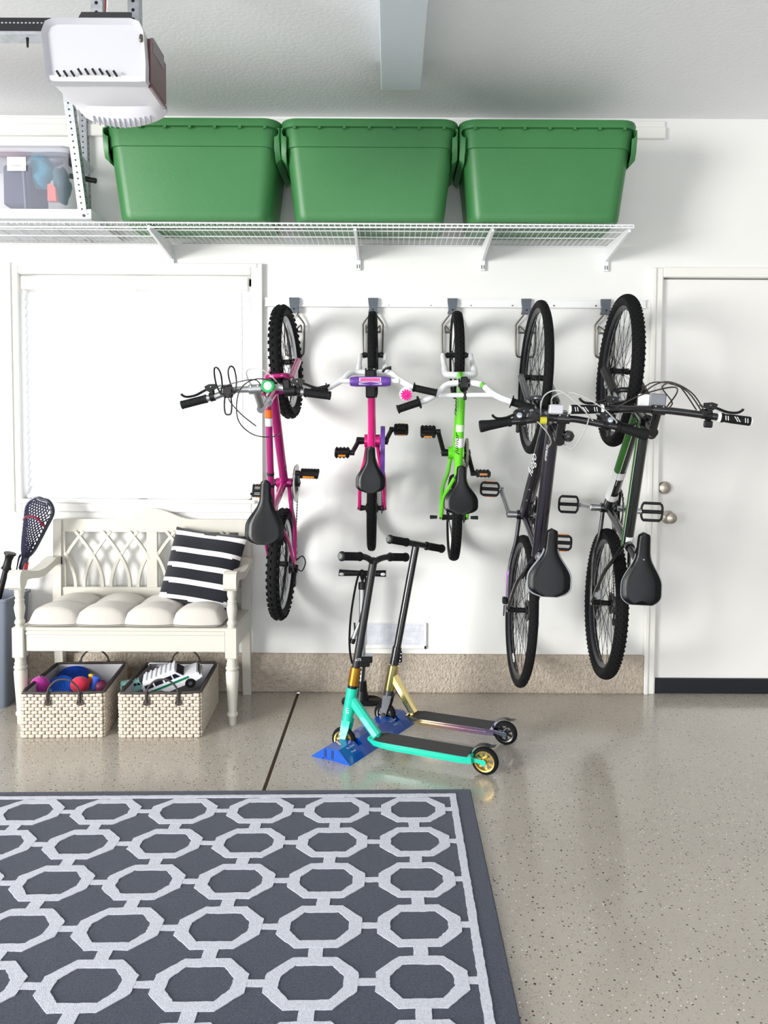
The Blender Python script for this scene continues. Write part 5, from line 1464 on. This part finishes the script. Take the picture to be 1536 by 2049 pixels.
def oil():
    m = mat('oil slick chrome', (240, 220, 120), .14, 1.0); nt = m.node_tree; p = nt.nodes['Principled BSDF']
    tc = nt.nodes.new('ShaderNodeTexCoord'); sp = nt.nodes.new('ShaderNodeSeparateXYZ'); nt.links.new(tc.outputs['Object'], sp.inputs[0])
    mr = nt.nodes.new('ShaderNodeMapRange'); mr.inputs['From Min'].default_value = -.60; mr.inputs['From Max'].default_value = .03
    nt.links.new(sp.outputs[0], mr.inputs['Value'])
    cr = nt.nodes.new('ShaderNodeValToRGB'); e = cr.color_ramp.elements
    e[0].position = 0; e[0].color = rgb(226, 206, 120); e[1].position = 1; e[1].color = rgb(150, 190, 210)
    for ps, co in ((.38, (244, 224, 160)), (.52, (244, 208, 190)), (.68, (226, 180, 220)), (.85, (190, 180, 226))):
        q = e.new(ps); q.color = rgb(*co)
    nt.links.new(mr.outputs[0], cr.inputs[0]); nt.links.new(cr.outputs[0], p.inputs['Base Color']); return m
M_oil = oil()
def clamp1(t, H0, H1, hd, fd, lat):
    b = MB(); b.tube([H1+hd*.012, H1+hd*.085], .0225, 20); b.tube([H1+hd*.0, H1+hd*.012], .020, 18, 1)
    for k in range(4): b.ball(H1+hd*(.024+k*.017)-fd*.021-lat*.006, .004, 1, 8, 5)
    b.build('clamp', [M_gold, M_black], t)
    X = hd; up = V((0, -1, 0)); M = frame_m(H1+hd*.12-(fd*0)+V((.004, -.0172, 0)), V((1, 0, .12)), hd); text('ATS', .014, M_wdec, t, M)
    M = frame_m(H0.lerp(H1, .2)+V((-.006, -.0245, 0)), V((1, 0, .1)), hd); text('E', .03, M_wdec, t, M)
def clamp2(t, H0, H1, hd, fd, lat):
    b = MB(); b.tube([H1+hd*.004, H1+hd*.082], .0205, 20); b.box(H1+hd*.042-fd*.022, (.016, .02, .05), 0, None, .003)
    for k in range(3): b.ball(H1+hd*(.025+k*.016)-fd*.024-lat*.0+V((0, -.010, 0)), .0035, 1, 8, 5)
    b.build('clamp', [M_blackg, M_chrome], t)
YF1, YR1 = CAMY+3.20, CAMY+3.02
fw = at(688, 1480, YF1); rw = atz(970, 1522, .0535)
scooter('teal stunt scooter with matte black Y handlebar, in front of the gold one', fw, rw, .0535, at(747, 1122, YF1+.03), (at(683, 1113, YF1-.12), at(812, 1115, YF1+.20)), M_teal, M_teal, M_teal, clamp1, mat('matte black bar', (26, 27, 30), .42), M_gold2, bars='Y')
YF2 = CAMY+3.46
fw2 = at(770, 1427, YF2); rw2 = atz(1011, 1466, .050)
scooter('gold and violet chrome stunt scooter with glossy black T handlebar, beside the blue stand', fw2, rw2, .050, at(833, 1086, YF2+.03), (at(779, 1079, YF2-.11), at(884, 1098, YF2+.14)), M_oil, M_oil, mat('fork charcoal', (52, 54, 60), .4, .3), clamp2, M_blackg, mat('black wheel core', (24, 24, 26), .25, coat=.5), bars='T')
# blue stand
M_sb = mat('blue stand plastic', (4, 82, 184), .25, coat=.5)
A = atz(622, 1513, 0); B_ = atz(701, 1533, 0); Cc = atz(820, 1446, 0); W3 = (B_-A); Dd = (Cc-B_); 
ux = W3.normalized(); uy = (Dd-ux*Dd.dot(ux)).normalized(); Wd = W3.length; Ld = Dd.length
st = thing('scooter_stand', 'blue plastic wedge shaped stand holding the front wheels of both scooters', 'scooter stand', (A+B_+Dd)/2)
hS = .050; zS = V((0, 0, 1))
cs_ = [(0, 0), (Wd*.18, .0), (Wd*.2, -.0), (Wd*.32, hS), (Wd*.42, hS), (Wd*.42, hS*.45), (Wd*.52, hS*.45), (Wd*.52, hS), (Wd*.72, hS), (Wd, 0)]
b = MB()
poly = [(0, 0), (Wd*.34, hS*.93), (Wd*.70, hS), (Wd, 0), (Wd*.74, 0), (Wd*.74, .008), (Wd*.30, .008), (Wd*.30, 0)]
b.prism(poly, A, ux, zS, uy, .004); b.prism(poly, A+uy*(Ld-.004), ux, zS, uy, .004)
n1 = (fw-A).dot(uy); n2 = (fw2-A).dot(uy)
def top_at(q): return hS*.93 if q < .34 else hS
def slab(y0, y1, groove):
    P_ = [(0, 0), (Wd*.34, hS*.93), (Wd*.70, hS), (Wd, 0)] if not groove else [(0, 0), (Wd*.10, hS*.28), (Wd*.80, hS*.62), (Wd, 0)]
    b.prism(P_, A+uy*y0, ux, zS, uy, y1-y0)
g_ = .017
slab(.004, n1-g_, False); slab(n1-g_, n1+g_, True); slab(n1+g_, n2-g_, False); slab(n2-g_, min(n2+g_, Ld-.01), True); slab(min(n2+g_, Ld-.01), Ld-.004, False)
b.b2(A-V((.0, 0, 0)), A) if False else None
b.build('wedge', M_sb, st, angle=20)
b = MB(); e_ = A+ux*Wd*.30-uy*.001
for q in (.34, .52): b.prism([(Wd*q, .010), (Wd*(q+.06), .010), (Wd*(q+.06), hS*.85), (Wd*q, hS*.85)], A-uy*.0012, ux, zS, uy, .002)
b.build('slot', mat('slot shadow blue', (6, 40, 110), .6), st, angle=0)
sl = (V((0, 0, 1))*(-hS)+ux*Wd*.30).normalized(); nrm = uy.cross(sl); nrm = nrm if nrm.z > 0 else -nrm
for k, (yy_, s_, w_) in enumerate(((.05, 'The Stand', .013), (.05, 'Design', .011))):
    o_ = A+ux*Wd*.70+zS*hS+sl*(.012+k*.020)+uy*(yy_+.02)+nrm*.001
    M = frame_m(o_, uy, -sl); text(s_, w_, mat('stand print', (190, 206, 226), .4), st, M)
for k, (yy_, s_, w_) in enumerate(((n2-.05, 'The Stand', .013), (n2-.05, 'Design', .011))):
    o_ = A+ux*Wd*.70+zS*hS+sl*(.012+k*.020)+uy*(yy_+.02)+nrm*.001
    M = frame_m(o_, uy, -sl); text(s_, w_, MATS['stand print'], st, M)

# ------------------------------------------------------------------ floor pump
pb = atz(724, 1400, .012); py_ = pb.y; px_ = pb.x
pump = thing('floor_pump', 'black and silver floor pump standing behind the teal scooter', 'bicycle pump', (px_, py_, 0))
b = MB()
hull = rrect(.19, .115, .05, 6)
loft(b, [[V((px_+x*s_, py_+y*s_, z)) for x, y in hull] for s_, z in ((1, 0), (1.02, .003), (1.0, .012), (.9, .014))])
for k, s_ in enumerate((.86, .7, .54)): b.tube([V((px_+x*s_, py_+y*s_, .015)) for x, y in hull], .0022, 5, closed=True)
b.lathe([(.036, .012), (.026, .05), (.021, .10), (.021, .105), (0, .105)], (px_, py_, 0), (0, 0, 1), 20)
b.build('base', M_black, pump)
H_b = at(724, 1160, py_).z; H_h = at(724, 1147, py_).z
b = MB(); b.tube([(px_, py_, .10), (px_, py_, H_b-.02)], .0165, 18); b.build('barrel', mat('brushed barrel', (190, 194, 198), .3, .8), pump)
b = MB(); b.tube([(px_, py_, H_b-.045), (px_, py_, H_b-.012)], .0195, 18); b.tube([(px_, py_, H_b-.02), (px_, py_, H_h)], .006, 10); b.lathe([(.007, 0), (.013, .022), (.015, .03), (0, .03)], (px_, py_, H_h-.034), (0, 0, 1), 14)
b.build('plunger', M_black, pump)
b = MB(); b.tube([(px_-.112, py_, H_h+.003), (px_-.105, py_, H_h+.002), (px_-.02, py_, H_h), (px_+.02, py_, H_h), (px_+.105, py_, H_h-.001), (px_+.112, py_, H_h-.001)], [.016, .0165, .0135, .0135, .0165, .016], 16)
for s_ in (-1, 1): b.ball((px_+s_*.098, py_-.012, H_h-.002), (.014, .008, .008), 1, 12, 8)
b.build('handle', [M_black, mat('handle silver', (206, 208, 210), .35)], pump)
gz = at(724, 1315, py_).z
b = MB(); b.box((px_+.012, py_-.02, gz+.0), (.075, .045, .034), bev=.004); b.box((px_+.012, py_-.02, gz-.022), (.05, .04, .03), bev=.004); b.box((px_+.012, py_-.022, gz+.018), (.08, .045, .004), 1)
b.build('gauge_mount', [M_black, M_alu], pump)
b = MB()
hp = [(px_-.02, py_-.02, gz-.01), (px_-.045, py_-.03, gz-.02), at(699, 1290, py_-.03), at(702, 1230, py_-.03), at(713, 1165, py_-.02), at(722, 1142, py_-.015), at(730, 1150, py_-.015), at(731, 1185, py_-.02), at(724, 1225, py_-.02), at(717, 1252, py_-.02)]
b.tube(smooth_path(hp, 5), .0052, 8); b.build('hose', M_rubber, pump)
b = MB(); p0 = at(719, 1245, py_-.02); p1 = at(707, 1278, py_-.02); b.tube([p0, p0.lerp(p1, .3), p1], [.005, .009, .0115], 12, 1); d_ = (p1-p0).normalized(); b.tube([p1-d_*.002, p1+d_*.022], .013, 12); b.bar(p0.lerp(p1, .5)+V((-.008, 0, 0)), at(709, 1246, py_-.02), .005, .008)
b.build('valve_head', [M_black, M_alu], pump)
b = MB(); b.tube([(px_, py_, .10), (px_, py_, gz)], .0225, 16, cap=False) if False else b.bar((px_-.004, py_-.02, .06), (px_+.012, py_-.02, gz-.02), .018, .012); b.build('gauge_stem', M_black, pump)

# ------------------------------------------------------------------ ceiling rack with clear bin
rackY = -.435
ra = at(183, 438, rackY); rb = at(183, 420, rackY); rz0, rz1 = ra.z, rb.z+.002
rack = thing('ceiling_rack', 'galvanised steel overhead rack hanging from the ceiling at the left', 'storage rack', (-1.6, -.24, rz0))
b = MB(); b.b2((-2.4, rackY-.003, rz0), (ra.x, rackY, rz1)); b.b2((-2.4, rackY, rz0), (ra.x, rackY+.03, rz0+.003)); b.b2((-2.4, rackY-.0035, rz1-.005), (ra.x, rackY+.004, rz1))
b.b2((-2.4, -.03, rz0), (ra.x, -.027, rz1)); b.b2((ra.x-.003, rackY, rz0), (ra.x, -.03, rz1))
b.build('beam', mat('rack enamel', (212, 214, 216), .45), rack, angle=0)
b = MB(); b.lathe([(0, 0), (.0065, 0), (.0065, .004), (0, .005)], at(168, 432, rackY)+V((0, -.003, 0)), (0, -1, 0), 6); b.lathe([(0, 0), (.003, 0), (0, .001)], at(176, 429, rackY)+V((0, -.003, 0)), (0, -1, 0), 8); b.build('bolt', M_steel, rack)
b = MB()
for k in range(18): b.b2((-2.4, rackY+.03+k*.022, rz0+.004), (ra.x-.004, rackY+.034+k*.022, rz0+.007))
for k in range(12): b.b2((-2.38+k*.085, rackY+.01, rz0+.002), (-2.375+k*.085, -.03, rz0+.005))
b.build('wire_deck', M_wire, rack, angle=0)
def angle_post(p0, p1, w, name, flip=1, n=24):
    p0, p1 = V(p0), V(p1); d = (p1-p0); L = d.length; d.normalize(); X = V((1, 0, 0)); X = (X-d*X.dot(d)).normalized(); N = d.cross(X); N = N if N.y < 0 else -N
    b = MB(); b.bar(p0+X*w/2*(-flip), p1+X*w/2*(-flip), .0025, w, 0, up=X) if False else None
    a0 = p0; vs = []
    for q in (p0, p1): vs += [q-X*w*flip, q, q-N*w, q-N*w-X*.0025*flip, q-X*.0025*flip-N*.0025, q-X*w*flip-N*.0025]
    b.add(vs, [(i, (i+1) % 6, 6+(i+1) % 6, 6+i) for i in range(6)]+[(5, 4, 3, 2, 1, 0), (6, 7, 8, 9, 10, 11)])
    for k in range(n):
        c = p0+d*L*(k+.5)/n
        b.lathe([(0, 0), (.0042, 0), (0, .0006)], c-X*w*.5*flip+N*.0002, N, 10, 1)
        b.lathe([(0, 0), (.0042, 0), (0, .0006)], c-N*w*.5+X*.0003*flip, X*flip, 10, 1)
    return b.build(name, [M_galv, mat('punched hole', (52, 56, 62), .7)], rack, angle=20)
pa = at(173, 424, rackY-.004); pt = at(146, 215, rackY-.10); pt2 = pa+(pt-pa)*((CEIL-pa.z)/(pt.z-pa.z))
angle_post(pa, pt2, .036, 'hanging_post')
pa = at(176, 424, -.04); pt = at(176, 250, -.04); angle_post((pa.x+.006, -.04, rz0), (pa.x-.004, -.04, CEIL), .036, 'hanging_post')
b = MB(); b.tube([at(140, 352, -.25), at(192, 362, -.25)], .012, 12)
p = at(189, 357, -.25); tag(b.build('rolled_pole', M_black, angle=40, loc=p), 'black pole end sticking out beside the clear bin', 'pole')
# clear bin
cb = at(60, 418, rackY+.02); cx1 = at(138, 410, rackY+.02).x; cw_ = .62; cxm = cx1-cw_/2; cy = rackY+.02+.13; cz0 = rz0+.008; ch = .305
t = thing('clear_storage_bin', 'clear plastic bin of folded clothes on the overhead rack', 'storage bin', (cxm, cy, cz0))
b = MB(); secs = [[V((cxm+x, cy+y, cz0+z)) for x, y in rrect(w, d, .04, 5)] for w, d, z in ((.57, .22, 0), (.59, .24, .01), (.625, .26, ch-.05), (.65, .28, ch-.045), (.65, .28, ch-.03))]
loft(b, secs, cap1=False)
for x in (-.14, .12): b.bar((cxm+x, cy-.120, cz0+.01), (cxm+x-.006, cy-.132, cz0+ch-.05), .012, .006)
b.build('body', clear('clear plastic', (196, 200, 214), .30, .18), t)
b = MB(); secs = [[V((cxm+x, cy+y, cz0+z)) for x, y in rrect(w, d, .045, 5)] for w, d, z in ((.66, .29, ch-.03), (.665, .295, ch-.015), (.64, .27, ch), (.60, .23, ch+.004))]
loft(b, secs); b.build('lid', clear('lid plastic', (206, 208, 218), .62, .25), t)
b = MB(); b.box((cx1+.004, cy-.09, cz0+ch-.045), (.018, .06, .07), bev=.005); b.build('latch', M_black, t)
l0 = at(14, 314, cy-.134); l1 = at(52, 342, cy-.134); b = MB(); b.b2((l0.x, cy-.1350, l1.z), (l1.x, cy-.1340, l0.z)); lb_ = b.build('label_card', mat('label card', (238, 238, 242), .5), t, angle=0)
text('bedding', .012, M_fade, lb_, frame_m(((l0.x+l1.x)/2, cy-.1352, l1.z+(l0.z-l1.z)*.38), (1, 0, 0), (0, 0, 1)))
def cloth(c, r, m, label, name='folded_cloth'):
    b = MB(); b.ball(c, r, 0, 26, 16); c = V(c)
    for i, v in enumerate(b.v):
        d = v-c; b.v[i] = c+V((d.x, d.y, d.z))*(1+.13*math.sin(d.x*60+c.x*9)*math.cos(d.z*70)+.05*math.sin(d.z*150))
    tag(b.build(name, m, angle=70, loc=c), label, 'clothes')
ty = cy-.03
cloth(at(82, 342, ty-.02), (.055, .045, .085), M_fuzz('teal cloth', (60, 160, 186)), 'bright teal garment inside the clear bin')
cloth(at(124, 372, ty), (.034, .06, .085), M_fuzz('dark teal cloth', (40, 104, 112)), 'dark teal garment at the right end of the clear bin')
cloth(at(100, 318, ty+.01), (.06, .05, .032), M_fuzz('grey cloth', (176, 180, 196)), 'pale grey garment on top inside the clear bin')
cloth(at(30, 312, ty-.0), (.075, .05, .022), M_fuzz('rose cloth', (186, 74, 110)), 'rose pink garment behind the label of the clear bin')
b = MB(); p = at(102, 384, cy-.100); b.prism([(-.016, -.038), (.022, -.038), (.018, .022), (-.002, .036), (-.016, .034)], p, (1, 0, 0), (0, 0, 1), (0, 1, 0), .03); tag(b.build('coral_pouch', mat('coral', (236, 120, 106), .6), angle=20, loc=p), 'coral coloured pouch inside the clear bin', 'pouch')
b = MB(); lo = at(7, 411, cy-.11); hi = at(60, 330, cy-.11); b.b2((lo.x, cy-.112, lo.z), (hi.x, cy+.08, hi.z), bev=.008); tag(b.build('storage_pouch', mat('slate cloth', (74, 76, 100), .8, bump=(60, .4)), angle=20, loc=p), 'dark slate fabric box under the label of the clear bin', 'fabric box')

# ------------------------------------------------------------------ garage door opener
OY = CAMY+2.42; sc_ = FPX/2.42
o1 = at(290, 165, OY); o0 = at(80, 40, OY)
x0_, x1_ = o0.x, at(292, 120, OY).x; zb, zt2 = o1.z, at(200, 37, OY).z; OD = .225
op = thing('garage_door_opener', 'white garage door opener hanging from the ceiling at upper left', 'garage door opener', ((x0_+x1_)/2, OY+OD/2, zt2))
M_op = mat('opener white', (194, 195, 201), .38); M_lens = mat('light lens', (232, 232, 238), .25)
xm = (x0_+x1_)/2
def shell(y, sx=1.0, lift=0.0, drop=0.0):
    W_ = (x1_-x0_)/2*sx; pts = []
    top_ = zt2-lift; bot_ = zb-drop
    for px, pz in ((-.97, .80), (-.90, .95), (-.75, 1.0), (.72, 1.0), (.88, .95), (.96, .80), (1.0, .30), (.99, .0), (-.84, .0), (-.89, .10)):
        pts.append(V((xm+W_*px, y, bot_+(top_-bot_)*pz)))
    return pts
b = MB(); rows = [shell(OY+.012, .93, .012, -.01), shell(OY-.004, 1.0, 0, 0), shell(OY+.03, 1.0, 0, 0)]
loft(b, rows)
loft(b, [shell(OY+.028, .985, .006, -.008), shell(OY+OD-.02, .985, .006, -.008)])
loft(b, [shell(OY+OD-.02, 1.0, 0, 0), shell(OY+OD+.004, 1.0, 0, 0), shell(OY+OD+.016, .9, .015, -.012)])
b.build('housing', M_op, op, angle=40)
# light lens below: deep curved trough
b = MB(); rows = []
xa, xb_ = xm-(x1_-x0_)/2*.84, xm+(x1_-x0_)/2*.99
for k in range(9):
    t_ = k/8; y = OY+.002+t_*(OD+.012); bulge = 0 if t_ < .80 else .030*math.sin((t_-.80)/.20*PI/2)
    rows.append([V((xa+(xb_-xa)*u_, y, zb+.006-(.018*math.sin(PI*u_)**.6)*(.25 if t_ < .8 else 1)-bulge*math.sin(PI*u_)**.6)) for u_ in [i/16 for i in range(17)]]+[V((xb_, y, zb+.02)), V((xa, y, zb+.02))])
loft(b, rows); b.build('light_lens', M_lens, op, angle=30)
b = MB()
for k in range(9):
    px = 117+k*14.2; c = at(px, 148-(4 if 2 < k < 7 else 0), OY-.004); b.bar(c+V((.006, -.0015, -.008)), c+V((-.005, -.0015, .009)), .0065, .003, up=(0, 1, 0))
b.build('vent_slots', M_black, op, angle=0)
b = MB()
def lens_z(u_, t_):
    bulge = 0 if t_ < .80 else .030*math.sin((t_-.80)/.20*PI/2)
    q = math.sin(PI*u_)**.6; return zb+.006-.018*q*(.25 if t_ < .8 else 1)-bulge*q
for k in range(12):
    u_ = .20+k*.058
    b.tube([V((xa+(xb_-xa)*u_+.012*(1-t_)*4-.01, OY+.002+t_*(OD+.012), lens_z(u_, t_)-.0008)) for t_ in (.86, .89, .92, .95, .98, 1.0)], .0028, 6)
b.build('lens_ribs', mat('rib grey', (176, 180, 190), .4), op, angle=0)
b = MB(); xs = x1_-.0
b.b2((xs-.006, OY+.034, zb+.016), (xs+.0035, OY+OD-.024, zb+(zt2-zb)*.78), bev=.001); b.b2((xs-.006, OY+.034, zb-.0), (xs+.0055, OY+OD-.024, zb+.010), bev=.002)
b.build('side_panel', mat('maroon panel', (92, 42, 50), .35, coat=.4), op, angle=0)
b = MB(); b.b2((xs-.006, OY+.06, zb+(zt2-zb)*.62), (xs+.0050, OY+OD-.05, zb+(zt2-zb)*.86), bev=.001); b.build('control_plate', mat('control grey', (128, 118, 126), .4), op, angle=0)
b = MB(); c = at(281, 75, OY-.003); b.ball(c+V((0, .004, 0)), (.006, .006, .013), n=12, m=8); b.build('sensor_window', mat('smoke lens', (60, 54, 20), .1, coat=1), op)
b = MB(); b.b2((xm-.075+.03, OY+.06, zt2-.004), (xm+.075, OY+.16, zt2+.004)); 
b.prism([(-.085, 0), (.085, 0), (.085, .036), (-.065, .036)], (xm+.02, OY+.03, zt2-.002), (1, 0, 0), (0, 0, 1), (0, 1, 0), .004); b.build('mounting_plate', mat('dark bracket', (60, 60, 64), .4, .6), op, angle=0)
for dx_, yy_ in ((-.005, OY+.045), (.075, OY+.14)):
    b = MB(); b.bar((xm+dx_, yy_, zt2+.0), (xm+dx_, yy_, CEIL), .034, .003, 0, up=(0, 1, 0)); b.bar((xm+dx_+.017, yy_+.016, zt2+.0), (xm+dx_+.017, yy_+.016, CEIL), .003, .034, 0, up=(0, 1, 0))
    for k in range(9): b.lathe([(0, 0), (.0055, 0), (0, .0008)], (xm+dx_, yy_-.0018, zt2+.012+k*.028), (0, -1, 0), 10, 1)
    b.build('hanging_strap', [M_galv, M_black], op, angle=20)
b = MB(); b.tube(smooth_path([(xm+.035, OY+.05, zt2), (xm+.028, OY+.045, zt2+.02), (xm+.02, OY+.05, zt2+.06), (xm+.03, OY+.06, CEIL)], 4), .003, 6); b.tube(smooth_path([(xm+.050, OY+.05, zt2), (xm+.03, OY+.04, zt2+.03), (xm+.026, OY+.05, zt2+.07), (xm+.034, OY+.06, CEIL)], 4), .002, 6, 1); b.build('wires', [mat('red wire', (120, 46, 40), .5), M_white], op)
ry = OY+.10; q0 = at(40, 42, ry).z; q1 = at(40, 70, ry).z
b = MB(); b.b2((XL+.1, ry-.02, q1), (x0_+.02, ry+.02, q0)); b.b2((XL+.1, ry-.028, q1-.012), (x0_+.02, ry+.028, q1-.002), 1)
for k in range(60): b.b2((x0_-.02-k*.012, ry-.0215, (q0+q1)/2+.003), (x0_-.014-k*.012, ry-.0195, (q0+q1)/2+.007), 1)
b.build('rail', [mat('rail black', (40, 42, 46), .4, .5), M_galv], op, angle=0)
b = MB(); c = at(55, 84, ry-.02); b.tube([c+V((0, 0, .012)), c-V((0, 0, .016))], [.005, .003], 8); b.build('trolley_clip', M_black, op)
